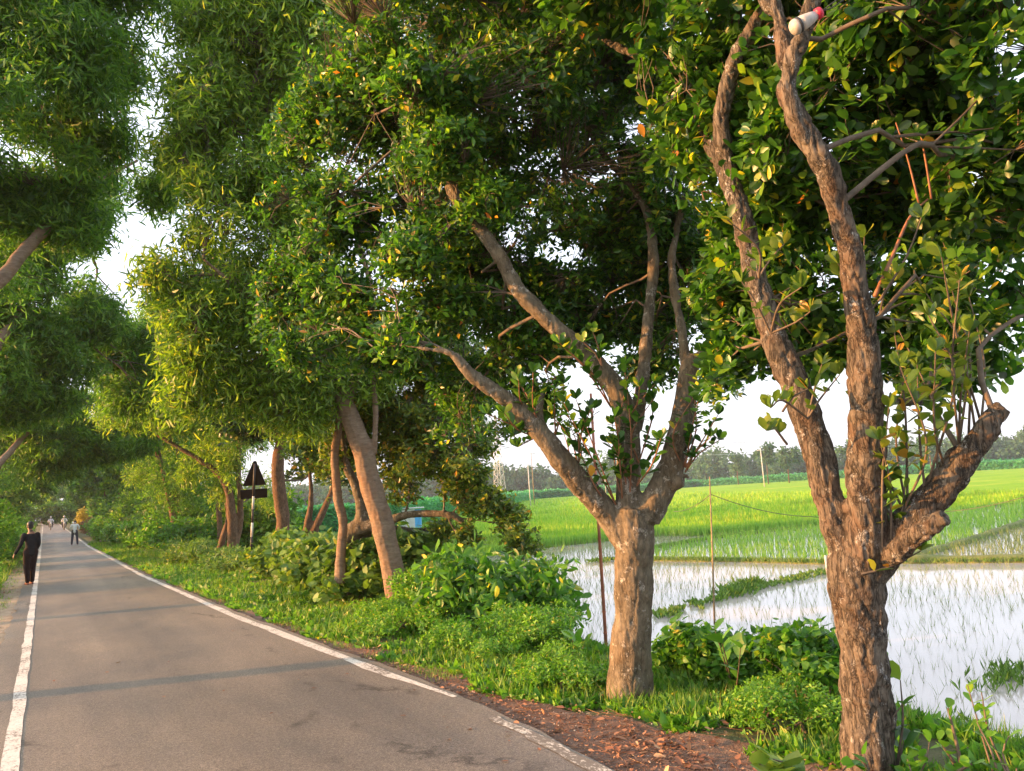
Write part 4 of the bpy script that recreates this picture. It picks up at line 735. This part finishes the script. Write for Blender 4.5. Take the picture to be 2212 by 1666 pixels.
# dead leaves
def litter(n, fx, ya, yb, size, sd=0):
    y = ya*(yb/ya)**rng.random(n); x = fx(y)+rng.normal(size=n)*.0; k = fbm(np.column_stack([x*2.5, y*2.5, x*0]), 2, sd) > .42; x = x[k]; y = y[k]; mb = MB(); m = len(x)
    d = rnd(m); d[:, 2] *= .25; nn = rnd(m)*.45+np.array([0, 0, 1.]); scatter(mb, 'big', np.column_stack([x, y, prof(x, y)+.02+rng.uniform(0, .02, m)]), d, nn, size*rng.uniform(.5, 1.3, m), rng.uniform(.7, 1.2, m)); tag(mb.build('leaf_litter', M['litter']), kind='stuff')
litter(3000, lambda y: np.interp(y, yd, xrd)+np.abs(rng.normal(size=len(y)))*np.interp(y, [2, 6, 12, 40], [.6, .3, .18, .15])-.03, 2.4, 34, .042, 1)
litter(700, lambda y: np.interp(y, yd, xrd)+.55+rng.normal(size=len(y))*.28, 2.6, 5.2, .062, 2)
litter(5000, lambda y: np.interp(y, yd, xrd)+np.abs(rng.normal(size=len(y)))*.55, 2.2, 9, .017, 5)
litter(350, lambda y: -.75+rng.normal(size=len(y))*.25, 10, 40, .06, 3)
nl_ = 46; xl_ = np.concatenate([rng.uniform(0, 2.7, 16), 2.75-np.abs(rng.normal(size=30))*.35]); yl_ = rng.uniform(3.2, 18, nl_); mb = MB(); scatter(mb, 'big', np.column_stack([xl_, yl_, road_z(yl_)+.014]), rnd(nl_)*np.array([1, 1, .1]), rnd(nl_)*.2+np.array([0, 0, 1.]), rng.uniform(.02, .06, nl_)); tag(mb.build('leaf_litter', M['litter']), kind='stuff')
def pebbles(name, n, xa, xb, ya, yb, r, mat):
    b = MB()
    for _ in range(n):
        x, y = random.uniform(xa, xb), random.uniform(ya, yb); b.ball((x, y, prz(x, y)+.012 if x > 3.05 or x < -.6 else .006), (r*random.uniform(.5, 1.4), r*random.uniform(.5, 1.4), r*.5), 6, 4)
    tag(b.build(name, mat), kind='stuff')
mb = MB(); nk_ = 900; y_ = 2.4*(9/2.4)**rng.random(nk_); x_ = np.interp(y_, yd, xrd)+np.abs(rng.normal(size=nk_))*.5
for x, y in zip(x_, y_):
    a_ = rng.uniform(0, math.pi); l_ = random.uniform(.02, .09); p_ = np.array([x, y, prz(x, y)+.018]); d_ = np.array([math.cos(a_), math.sin(a_), .05])*l_; mb.tube([p_-d_, p_+d_*.2+np.array([0, .15*l_, 0]), p_+d_], [.0016]*3, 3, False)
tag(mb.build('twig_litter', M['litter']), kind='stuff')
M['stone'] = simple('stone_chip', (.42, .38, .33), .8, .3, 30)
pebbles('grit', 260, 3.0, 3.9, 3, 7, .006, M['stone']); pebbles('grit', 200, -1.3, -.5, 7, 16, .009, M['stone'])

# ------------------------------------------------------------------ road sign (seen from behind)
M['black'] = simple('dark_sign_back', (.006, .006, .006), .95, .3, 5, spec=.08); M['white'] = simple('white_paint', (.62, .58, .53), .6, .2, 12); M['postblack'] = simple('black_paint', (.03, .026, .024), .6, .3, 12)
sb_ = G(540, 1246, -.05); Ds = (sb_-np.array([0, 0, CAM_H]))@fwd
e = empty('road_sign', sb_, 'triangular road sign seen from its black back on a black and white banded post', 'road sign')
pt = lambda x, y: P(x, y, Ds)
top = pt(550.5, 1002); axis = top-sb_
tl = [1246, 1222, 1189, 1160, 1129, 1100, 1072, 1002]
for i in range(7):
    a_, b_ = [sb_+axis*((1246-t_)/244) for t_ in tl[i:i+2]]; q = MB(); q.tube([a_, b_], [.029, .029], 10); q.build('post_band', M['postblack'] if i in (0, 2, 4, 6) else M['white'], e, off=sb_)
for i in range(1): pass
hx = unit(rt*np.array([1, 1, 0])); fy = np.array([-hx[1], hx[0], 0])
def plate(name, pts, mat, th=.012, fwdoff=.05):
    V = np.array(pts); V = V+fy*fwdoff; n_ = len(V); W = np.vstack([V, V+fy*th]); i = np.arange(n_); j = (i+1) % n_
    fs = [np.stack([i, j, n_+j, n_+i], 1), i[None][:, ::-1], (i+n_)[None]]; b = MB(); b.add(W, [f for f in fs]); return b.build(name, mat, e, smooth=False, off=sb_)
def up_(p, dx, z): return np.array([p[0]+hx[0]*dx, p[1]+hx[1]*dx, z])
tc_ = pt(549, 1049); hw = 26.5*Ds/F
plate('warning_triangle', [up_(tc_, -hw, tc_[2]), up_(tc_, hw*.93, tc_[2]), up_(tc_, .04, tc_[2]+53*Ds/F), up_(tc_, -.02, tc_[2]+53*Ds/F)], M['black'])
pc = pt(547, 1077); hw = 29*Ds/F
plate('lower_plate', [up_(pc, -hw, pc[2]), up_(pc, hw, pc[2]), up_(pc, hw, pc[2]+20*Ds/F), up_(pc, -hw, pc[2]+20*Ds/F)], M['black'])

# ------------------------------------------------------------------ poles, stakes, ropes, pylon, shed
M['bamboo'] = simple('brown_bamboo', (.30, .10, .045), .5, .4, 6); M['stick'] = simple('dry_stick', (.24, .19, .10), .8, .4, 10); M['conc'] = simple('pale_concrete', (.55, .54, .52), .8, .1, 4)
M['steel'] = simple('galvanised_steel', (.50, .52, .54), .5, .1, 2, .3); M['wire'] = simple('dark_wire', (.02, .02, .02), .5, .1, 4); M['rope'] = simple('green_rope', (.10, .12, .05), .8, .2, 9)
def pole(name, label, cat, a_, b_, r0, r1, mat, nodes=0, group=None):
    b = MB(); b.tube([a_, a_*.5+b_*.5+rng.normal(size=3)*.012, b_], [r0, (r0+r1)/2, r1], 10)
    for k in range(nodes):
        t_ = (k+.6)/nodes; c = a_*(1-t_)+b_*t_; rr = r0*(1-t_)+r1*t_; d_ = unit(b_-a_); b.tube([c-d_*.012, c, c+d_*.012], [rr*.98, rr*1.28, rr*.98], 10, False)
    o = b.build(name, mat, off=a_); o.location = [float(v) for v in a_]; return tag(o, label, cat, group)
a_ = G(1312, 1440, -1.28); d_ = (a_-np.array([0, 0, CAM_H]))@fwd
pole('bamboo_pole', 'reddish brown bamboo pole standing in the water left of the smooth forked trunk', 'pole', a_, P(1276, 850, d_), .030, .020, M['bamboo'], 13)
a_ = G(1544, 1360, WZ-.1); d_ = (a_-np.array([0, 0, CAM_H]))@fwd; st_top = P(1533, 1030, d_)
pole('stake', 'thin knotty stick in the water between the two near trees, holding a cord', 'stake', a_, st_top, .022, .012, M['stick'], 8)
a2 = G(1802, 1335, WZ-.1); d2 = (a2-np.array([0, 0, CAM_H]))@fwd
pole('stake', 'pale leaning stake in the water touching the left outline of the gnarled trunk', 'stake', a2, P(1782, 1200, d2), .03, .02, M['conc'], 0)
a3 = G(1137, 1208, WZ-.1); d3 = (a3-np.array([0, 0, CAM_H]))@fwd
pole('stake', 'short thin dark stake in the water tongue under the level limb', 'stake', a3, P(1135, 1160, d3), .03, .02, M['stick'], 0)
def cord(name, label, cat, pts, r, mat, sag=0):
    b = MB(); q = []
    for a_, c_ in zip(pts[:-1], pts[1:]):
        for k in range(12): t_ = k/12; v = a_*(1-t_)+c_*t_; v = v-np.array([0, 0, 4*sag*t_*(1-t_)]); q.append(v)
    q.append(pts[-1]); b.tube(q, [r]*len(q), 5); return tag(b.build(name, mat), label, cat)
dk = d_
cord('cord', 'thin dark cord tied to the knotty stick, strung low over the paddy', 'cord', [P(1455, 1105, dk*1.4), P(1535, 1068, dk), P(1750, 1116, dk*1.15), P(1990, 1106, dk*1.2), P(2230, 1068, dk*.95)], .008, M['rope'], .10)
def gz(px, py, d): v = P(px, py, d); v[2] = WZ; return v
for px, yt, d, r, lab, mt in [(1646, 968, 190, .11, 'white power pole in the paddy between the smooth and the gnarled tree', 'conc'), (1141, 1000, 150, .09, 'pale concrete pole right of the lattice pylon, the shorter of the close pair', 'conc'),
                        (1148, 975, 160, .08, 'grey brown pole with a short crossarm, the taller of the close pair near the pylon', 'stick'), (1306, 1004, 210, .08, 'pale far pole showing just left of the smooth trunk fork', 'conc')]:
    b0 = gz(px+3, yt+60, d); e = empty('utility_pole', b0, lab, 'utility pole', 'poles in the far fields'); b = MB(); t_ = P(px, yt, d); b.tube([b0, np.array([b0[0], b0[1], t_[2]])], [r*1.2, r*.8], 8); b.build('shaft', M[mt], e, off=b0)
    b = MB(); b.box(np.array([b0[0], b0[1], t_[2]-.5]), (1.8, .12, .12), -YAW); b.build('crossarm', M['steel'], e, off=b0)
# pylon
pb = gz(1080, 1062, 235); e = empty('pylon', pb, 'grey lattice steel pylon in front of the distant wood beside the low tree', 'pylon'); W0 = 3.0; HP = 27.0
def pcn(k, z): s = W0*(1-z/HP*.86)*.5*2/2; sx, sy = ((-1, -1), (1, -1), (1, 1), (-1, 1))[k % 4]; c_, s_ = math.cos(.5), math.sin(.5); return pb+np.array([(sx*c_-sy*s_)*s, (sx*s_+sy*c_)*s, z])
for k in range(4):
    b = MB(); b.tube([pcn(k, 0), pcn(k, HP)], [.10, .07], 5); b.build('leg', M['steel'], e, off=pb)
b = MB(); zs = [0, 3.2, 6.2, 9, 11.6, 14, 16.2, 18.3, 20.3, 22.2, 24, 25.6, 27]
for z0, z1 in zip(zs[:-1], zs[1:]):
    for k in range(4):
        b.bar(pcn(k, z0), pcn(k+1, z1), .05, 4); b.bar(pcn(k+1, z0), pcn(k, z1), .05, 4); b.bar(pcn(k, z1), pcn(k+1, z1), .045, 4)
b.build('bracing', M['steel'], e, off=pb)
for z in (16.2, 20.3, 24):
    b = MB(); ax = np.array([math.cos(-.2), math.sin(-.2), 0])
    for s in (-1, 1):
        tip = pb+ax*s*4.2+np.array([0, 0, z+.3]); [b.bar(pcn(k, zz), tip, .05, 4) for k in range(4) for zz in (z, z+1.2)]; b.bar(tip, tip-np.array([0, 0, 1.4]), .07, 5)
    b.build('crossarm', M['steel'], e, off=pb)
for s, z, lab in ((1, 14.8, 'lowest pale power line running right from the pylon'), (1, 18.9, 'middle pale power line running right from the pylon'), (-1, 18.9, 'pale power line from the far arm of the pylon')):
    a_ = pb+np.array([math.cos(-.2), math.sin(-.2), 0])*4.2*s+np.array([0, 0, z]); cord('power_line', lab, 'power line', [a_, a_+np.array([260, -60, 3.])], .05, M['steel'], 6)
# pump shed
sb0 = gz(884, 1140, 71); e = empty('field_shed', sb0, 'small tin shed with blue, white and brown walls seen under the level limb', 'shed'); rz = -.45
M['tin'] = simple('grey_tin', (.60, .60, .62), .5, .12, 3); M['blue'] = simple('blue_sheet', (.06, .35, .75), .5, .2, 3); M['brown'] = simple('brown_sheet', (.30, .10, .08), .6, .2, 3)
cs, sn = math.cos(rz), math.sin(rz); loc = lambda x, y, z: sb0+np.array([x*cs-y*sn, x*sn+y*cs, z])
b = MB(); b.box(loc(-.1, 0, .95), (1.35, 1.6, 1.9), rz); b.build('wall', M['tin'], e, smooth=False, off=sb0)
b = MB(); b.box(loc(.86, .02, .93), (.56, 1.58, 1.86), rz); b.build('blue_panel', M['blue'], e, smooth=False, off=sb0)
b = MB(); b.box(loc(-1.02, .02, .8), (.46, 1.5, 1.6), rz); b.build('brown_panel', M['brown'], e, smooth=False, off=sb0)
b = MB()
for k in range(19): b.box(loc(-1.35+k*.15, -.0, 2.05), (.075, 2.0, .05), rz)
b.box(loc(0, 0, 2.0), (2.9, 1.9, .05), rz); b.build('roof', M['tin'], e, smooth=False, off=sb0)

# lamp hanging from wires in the gnarled tree
M['lampw'] = simple('dirty_white_plastic', (.40, .38, .35), .45, .2, 30); M['red'] = simple('red_plastic', (.50, .02, .05), .4, .15, 30)
DL = 3.45; A = P(1711, 63, DL); B = P(1762, 33, DL); dv = unit(B-A); L_ = np.linalg.norm(B-A); e = empty('hanging_lamp', B, 'dirty white bulb shaped lamp with dark band and red cap hanging by wires', 'lamp')
b = MB(); ts = [-.06, 0, .06, .16, .2]; b.tube([A+dv*L_*t_ for t_ in ts], [.008, .026, .034, .036, .036], 18); b.build('diffuser', M['lampw'], e, off=B)
b = MB(); b.tube([A+dv*L_*t_ for t_ in (.2, .3)], [.0375, .0375], 18); b.build('dark_band', M['wire'], e, off=B)
b = MB(); b.tube([A+dv*L_*t_ for t_ in (.3, .5, .8, 1.0)], [.035, .034, .027, .020], 18); b.build('housing', M['lampw'], e, off=B)
b = MB(); b.tube([A+dv*L_*t_ for t_ in (1.0, 1.04, 1.2, 1.26)], [.021, .026, .026, .014], 18); b.build('cap', M['red'], e, off=B)
b = MB()
for s in (-1, 1): b.tube([A+dv*L_*1.24, A+dv*L_*1.7+up*.01*s, P(1900, -60, DL)+up*.01*s], [.003]*3, 5)
b.build('wires', M['wire'], e, off=B)

# ------------------------------------------------------------------ people
M['skin'] = simple('skin', (.24, .12, .07), .55, .15, 20); M['hair'] = simple('black_hair', (.012, .010, .009), .5, .3, 60)
M['bshirt'] = simple('black_cloth', (.010, .012, .016), .9, .3, 12, spec=.2); M['btrouser'] = simple('dark_maroon_cloth', (.016, .009, .010), .9, .3, 12, spec=.2)
M['wshirt'] = simple('white_cloth', (.66, .68, .66), .85, .06, 12); M['ntrouser'] = simple('dark_blue_cloth', (.03, .035, .055), .85, .2, 12); M['sandal'] = simple('sandal', (.20, .07, .06), .7, .2, 20)
def skinmesh(name, chains, balls, mat, parent, off, rot, voxel=.009, sc=1.0):
    b = MB(); c_, s_ = math.cos(rot), math.sin(rot); Rm = np.array([[c_, -s_, 0], [s_, c_, 0], [0, 0, 1]])
    for pts, rad in chains: q, r = resample(np.array(pts, float), rad, .03); b.tube((q*sc)@Rm.T, r*sc, 14); b.ball((q[0]*sc)@Rm.T, r[0]*sc, 12, 8); b.ball((q[-1]*sc)@Rm.T, r[-1]*sc, 12, 8)
    for c, r in balls: b.ball((np.array(c)*sc)@Rm.T, np.array(r)*sc*np.ones(3), 16, 12)
    o = b.build(name, mat); md = o.modifiers.new('r', 'REMESH'); md.mode = 'VOXEL'; md.voxel_size = voxel; sm = o.modifiers.new('s', 'SMOOTH'); sm.iterations = 3
    dg = bpy.context.evaluated_depsgraph_get(); me = bpy.data.meshes.new_from_object(o.evaluated_get(dg)); o.modifiers.clear(); o.data = me
    if not me.materials: me.materials.append(mat)
    me.polygons.foreach_set('use_smooth', np.ones(len(me.polygons), bool)); o.parent = parent; return o
def hand(w_, d, s):     # palm plus five fingers; w_ wrist point, d direction down the hand, s thumb side
    w_ = np.array(w_, float); d = unit(np.array(d, float)); s = unit(np.array(s, float)-d*(np.array(s)@d)); n_ = np.cross(d, s); ch = [([w_, w_+d*.045], [.021, .026]), ([w_+d*.03+s*.014, w_+d*.085+s*.018], [.016, .013]), ([w_+d*.03-s*.014, w_+d*.08-s*.018], [.016, .012])]
    for k, (o_, l) in enumerate(((.028, .068), (.010, .078), (-.009, .072), (-.026, .056))):
        r0_ = w_+d*.088+s*o_; m_ = r0_+d*l*.5+n_*.008; ch.append(([r0_, m_, m_+d*l*.42+n_*.018], [.0095, .0088, .0075]))
    t0 = w_+d*.03+s*.024; ch.append(([t0, t0+d*.03+s*.022, t0+d*.06+s*.03+n_*.008], [.011, .010, .008])); return ch
def person(label, base, rot, sc, legs, arms, head, lean, top, bottom, hair=True, feet=True, sleeve=1.0, shoulder=.19):
    """legs/arms: joint lists; y is the way the figure faces"""
    e = empty('person', base, label, 'person'); lx, ly = lean
    hip = np.array([0, 0, .93]); ch_ = np.array([lx*.6, ly*.6, 1.22]); nk = np.array([lx, ly, 1.46]); hd = nk+np.array(head)
    body = [([hip, (hip+ch_)/2, ch_, nk-np.array([0, 0, .06])], [.125, .115, .135, .10]), ([nk-np.array([0, 0, .08]), hd-np.array([0, 0, .05])], [.058, .055])]
    for a_ in arms: body.append((a_, [.052, .040, .034, .026])) 
    for a_ in arms: d_ = np.array(a_[-1])-np.array(a_[-2]); body += hand(a_[-1], d_, [0, 1, 0] if abs(d_[1]) < .2 else [1, 0, 0])
    for l in legs: body.append((l, [.10, .08, .058, .045, .038])); body.append(([l[-1], np.array(l[-1])+np.array([0, .05, -.04]), np.array(l[-1])+np.array([0, .17, -.05])], [.038, .036, .024]))
    f = np.array([0, 1, 0.]); balls = [(hd+np.array([0, 0, .035]), (.076, .095, .105)), (hd+np.array([0, .03, -.045]), (.055, .062, .06)), (hd+np.array([0, .10, -.005]), (.012, .018, .022)), (hd+np.array([.078, .0, .0]), (.012, .022, .032)), (hd+np.array([-.078, .0, .0]), (.012, .022, .032)), (hd+np.array([0, .088, -.055]), (.024, .012, .010))]
    skinmesh('body', body, balls, M['skin'], e, None, rot, .008, sc)
    sh_l = [([hip-np.array([0, 0, .03]), (hip+ch_)/2, ch_, nk-np.array([0, 0, .07]), nk-np.array([0, 0, .015])], [.138, .132, .152, .112, .072]), ([ch_+np.array([-shoulder+.04, 0, .12]), ch_+np.array([shoulder-.04, 0, .12])], [.075, .075])]
    for a_ in arms:
        q = [np.array(p_) for p_ in a_]; sh_l.append((q[:3] if sleeve < 1 else q, [.072, .060, .055] if sleeve < 1 else [.072, .060, .052, .044]))
    skinmesh('shirt', sh_l, [], top, e, None, rot, .013, sc)
    skinmesh('trousers', [(l[:-1]+[list(np.array(l[-1])+np.array([0, 0, .01]))], [.112, .096, .080, .068, .060]) for l in legs]+[([[-.05, 0, .95], [.05, 0, .95]], [.118, .118])], [], bottom, e, None, rot, .013, sc)
    if hair: skinmesh('hair', [], [(hd+np.array([0, -.018, .06]), (.086, .092, .098)), (hd+np.array([0, -.045, .0]), (.075, .06, .075))], M['hair'], e, None, rot, .009, sc)
    if feet: skinmesh('footwear', [([np.array(l[-1])+np.array([0, -.05, -.062]), np.array(l[-1])+np.array([0, .17, -.062])], [.030, .034]) for l in legs], [], M['sandal'], e, None, rot, .010, sc)
    return e
bp = G(65, 1263, 0.0); bp[2] = prz(bp[0], bp[1]) if bp[0] < -.5 else .01
person('person in a black shirt and long dark trousers walking away along the left white line', bp, R(18), .95,
       [[(-.08, 0, .90), (-.085, .03, .70), (-.085, .05, .48), (-.08, -.02, .25), (-.08, -.04, .085)], [(.08, 0, .90), (.08, .04, .70), (.08, .08, .48), (.075, .07, .25), (.07, .07, .085)]],
       [[(-.175, 0, 1.38), (-.235, -.02, 1.22), (-.27, .0, 1.10), (-.36, .08, .90)], [(.165, 0, 1.38), (.19, -.02, 1.20), (.195, .0, 1.08), (.16, .14, .92)]], (-.015, .035, .16), (0, .01), M['bshirt'], M['btrouser'])
wp = G(161, 1177, 0.0); wp[2] = float(road_z(wp[1]))+.012; wp[:2] = G(161, 1177, wp[2])[:2]
person('person in a white shirt and dark trousers standing on the road with head bowed', wp, R(-8), .95,
       [[(-.09, 0, .90), (-.12, 0, .70), (-.14, 0, .48), (-.16, 0, .25), (-.17, -.01, .085)], [(.09, 0, .90), (.13, 0, .70), (.15, 0, .48), (.17, 0, .25), (.18, -.01, .085)]],
       [[(-.17, .02, 1.34), (-.25, .03, 1.20), (-.24, .08, 1.08), (-.08, .26, 1.08)], [(.17, .02, 1.34), (.25, .03, 1.20), (.24, .08, 1.08), (.08, .26, 1.08)]], (0, .15, .045), (0, .08), M['wshirt'], M['ntrouser'], sleeve=.6)

# motorcycles coming down the road, far off
M['rubber'] = simple('tyre', (.02, .02, .02), .8, .2, 20); M['bikegreen'] = simple('dark_green_paint', (.03, .08, .06), .35, .2, 5); M['glass'] = simple('headlamp_glass', (.8, .8, .78), .2, .05, 5)
def torus(mb, c, R0, r, n=20, m=8):
    q = [np.array(c)+np.array([0, math.cos(a)*R0, math.sin(a)*R0]) for a in np.linspace(0, 2*math.pi, n+1)]; mb.tube(q, [r]*(n+1), m, False)
def bike(label, plabel, x, y, paint, shirt):
    z = float(road_z(y))+.01; b0 = np.array([x, y, z]); e = empty('motorcycle', b0, label, 'motorcycle', 'motorcycles far down the road'); Y = lambda p: np.array(p)*np.array([1, -1, 1])
    for yy in (.68, -.62):
        w0 = MB(); torus(w0, Y((0, yy, .30)), .25, .05); wh = w0.build('wheel', M['rubber'], e); h_ = MB(); h_.tube([Y((-.06, yy, .3)), Y((.06, yy, .3))], [.09, .09], 12); torus(h_, Y((0, yy, .3)), .19, .012); h_.build('rim', M['steel'], wh)
    b = MB(); b.tube([Y((0, .32, .62)), Y((0, .30, .78)), Y((0, .02, .80)), Y((0, -.1, .70))], [.05, .13, .12, .06], 12); b.box(Y((0, .05, .42)), (.24, .42, .30)); b.build('tank_and_engine', paint, e)
    b = MB(); b.tube([Y((0, -.02, .80)), Y((0, -.35, .80)), Y((0, -.72, .86))], [.10, .12, .07], 10); b.build('seat', M['rubber'], e)
    b = MB(); [b.bar(Y((s*.09, .68, .3)), Y((s*.08, .42, .95)), .025) for s in (-1, 1)]; b.tube([Y((-.36, .30, 1.03)), Y((-.1, .42, .98)), Y((.1, .42, .98)), Y((.36, .30, 1.03))], [.016]*4, 6); [b.bar(Y((s*.1, -.6, .3)), Y((s*.1, -.45, .75)), .02) for s in (-1, 1)]; b.build('fork_and_handlebar', M['steel'], e)
    b = MB(); b.ball(Y((0, .55, .86)), (.10, .08, .10)); b.build('headlight', M['glass'], e)
    pe = person_seated(plabel, b0, shirt); return e
def person_seated(label, b0, shirt):
    e = empty('person', b0+np.array([0, 0, .0]), label, 'person'); rot = math.pi; hip = np.array([0, -.2, .95]); nk = np.array([0, -.08, 1.42]); hd = nk+np.array([0, .03, .16])
    arms = [[(s*.17, -.08, 1.36), (s*.26, .05, 1.2), (s*.29, .14, 1.12), (s*.30, .24, 1.06)] for s in (-1, 1)]; legs = [[(s*.10, -.2, .92), (s*.18, .02, .86), (s*.20, .18, .80), (s*.17, .12, .55), (s*.15, .05, .36)] for s in (-1, 1)]
    body = [([hip, (hip+nk)/2, nk], [.12, .13, .07]), ([nk, hd], [.055, .055])]+[(a, [.05, .04, .034, .026]) for a in arms]+[(l, [.09, .08, .06, .045, .04]) for l in legs]
    for a in arms: body += hand(a[-1], (0, 1, -.3), (-a[-1][0], 0, 0))
    skinmesh('body', body, [(hd+np.array([0, 0, .03]), (.076, .095, .105)), (hd+np.array([0, .1, 0]), (.012, .016, .02))], M['skin'], e, None, rot, .012)
    skinmesh('shirt', [([hip, (hip+nk)/2, nk-np.array([0, 0, .06])], [.15, .16, .11])]+[(a, [.07, .06, .052, .045]) for a in arms], [], shirt, e, None, rot, .016)
    skinmesh('trousers', [(l, [.125, .105, .09, .075, .065]) for l in legs], [], M['ntrouser'], e, None, rot, .016)
    skinmesh('helmet', [], [(hd+np.array([0, -.01, .06]), (.125, .14, .13))], M['white'], e, None, rot, .012)
    e.location = [float(v) for v in b0]; return e
bike('dark green motorcycle far down the road, the left of the two', 'rider in grey with white helmet on the left far motorcycle', .75, 118, M['bikegreen'], M['tin'])
bike('black motorcycle far down the road, the right of the two', 'rider in white with white helmet on the right far motorcycle', 2.15, 112, M['black'], M['wshirt'])
# yellowing dry bush and brown brush heap beyond the person in white
M['yellow'] = leafmat('yellow_leaf', [(0, (.30, .26, .04)), (1, (.5, .42, .08))], .3, 1.4, .6); M['brownleaf'] = leafmat('brown_leaf', [(0, (.16, .08, .04)), (1, (.34, .19, .10))], .2, 1.3, .7)
bush('yellowing bush at the right verge next to the far motorcycles', 4.1, 104, .9, 2.5, 2.6, 'lo', M['yellow'], 500, .34, 'roadside_bush', nl=4, lumps=8, gap=.25)
bush('heap of dry brown brush on the right verge before the far motorcycles', 3.7, 88, .8, 2.5, 1.5, 'lo', M['brownleaf'], 500, .26, 'brush_heap', 'brushwood', nl=4, lumps=8, gap=.25)

# ------------------------------------------------------------------ air
hb = MB(); hb.box((325, 340, 20.5), (980, 950, 50)); hm = bpy.data.materials.new('haze_air'); hm.use_nodes = True; hn = hm.node_tree; hn.nodes.clear(); ho = hn.nodes.new('ShaderNodeOutputMaterial'); pv = hn.nodes.new('ShaderNodeVolumePrincipled')
pv.inputs['Color'].default_value = (.80, .88, 1.0, 1); pv.inputs['Density'].default_value = .00036; pv.inputs['Anisotropy'].default_value = .2; hn.links.new(pv.outputs[0], ho.inputs['Volume']); tag(hb.build('haze', hm, smooth=False), kind='stuff')
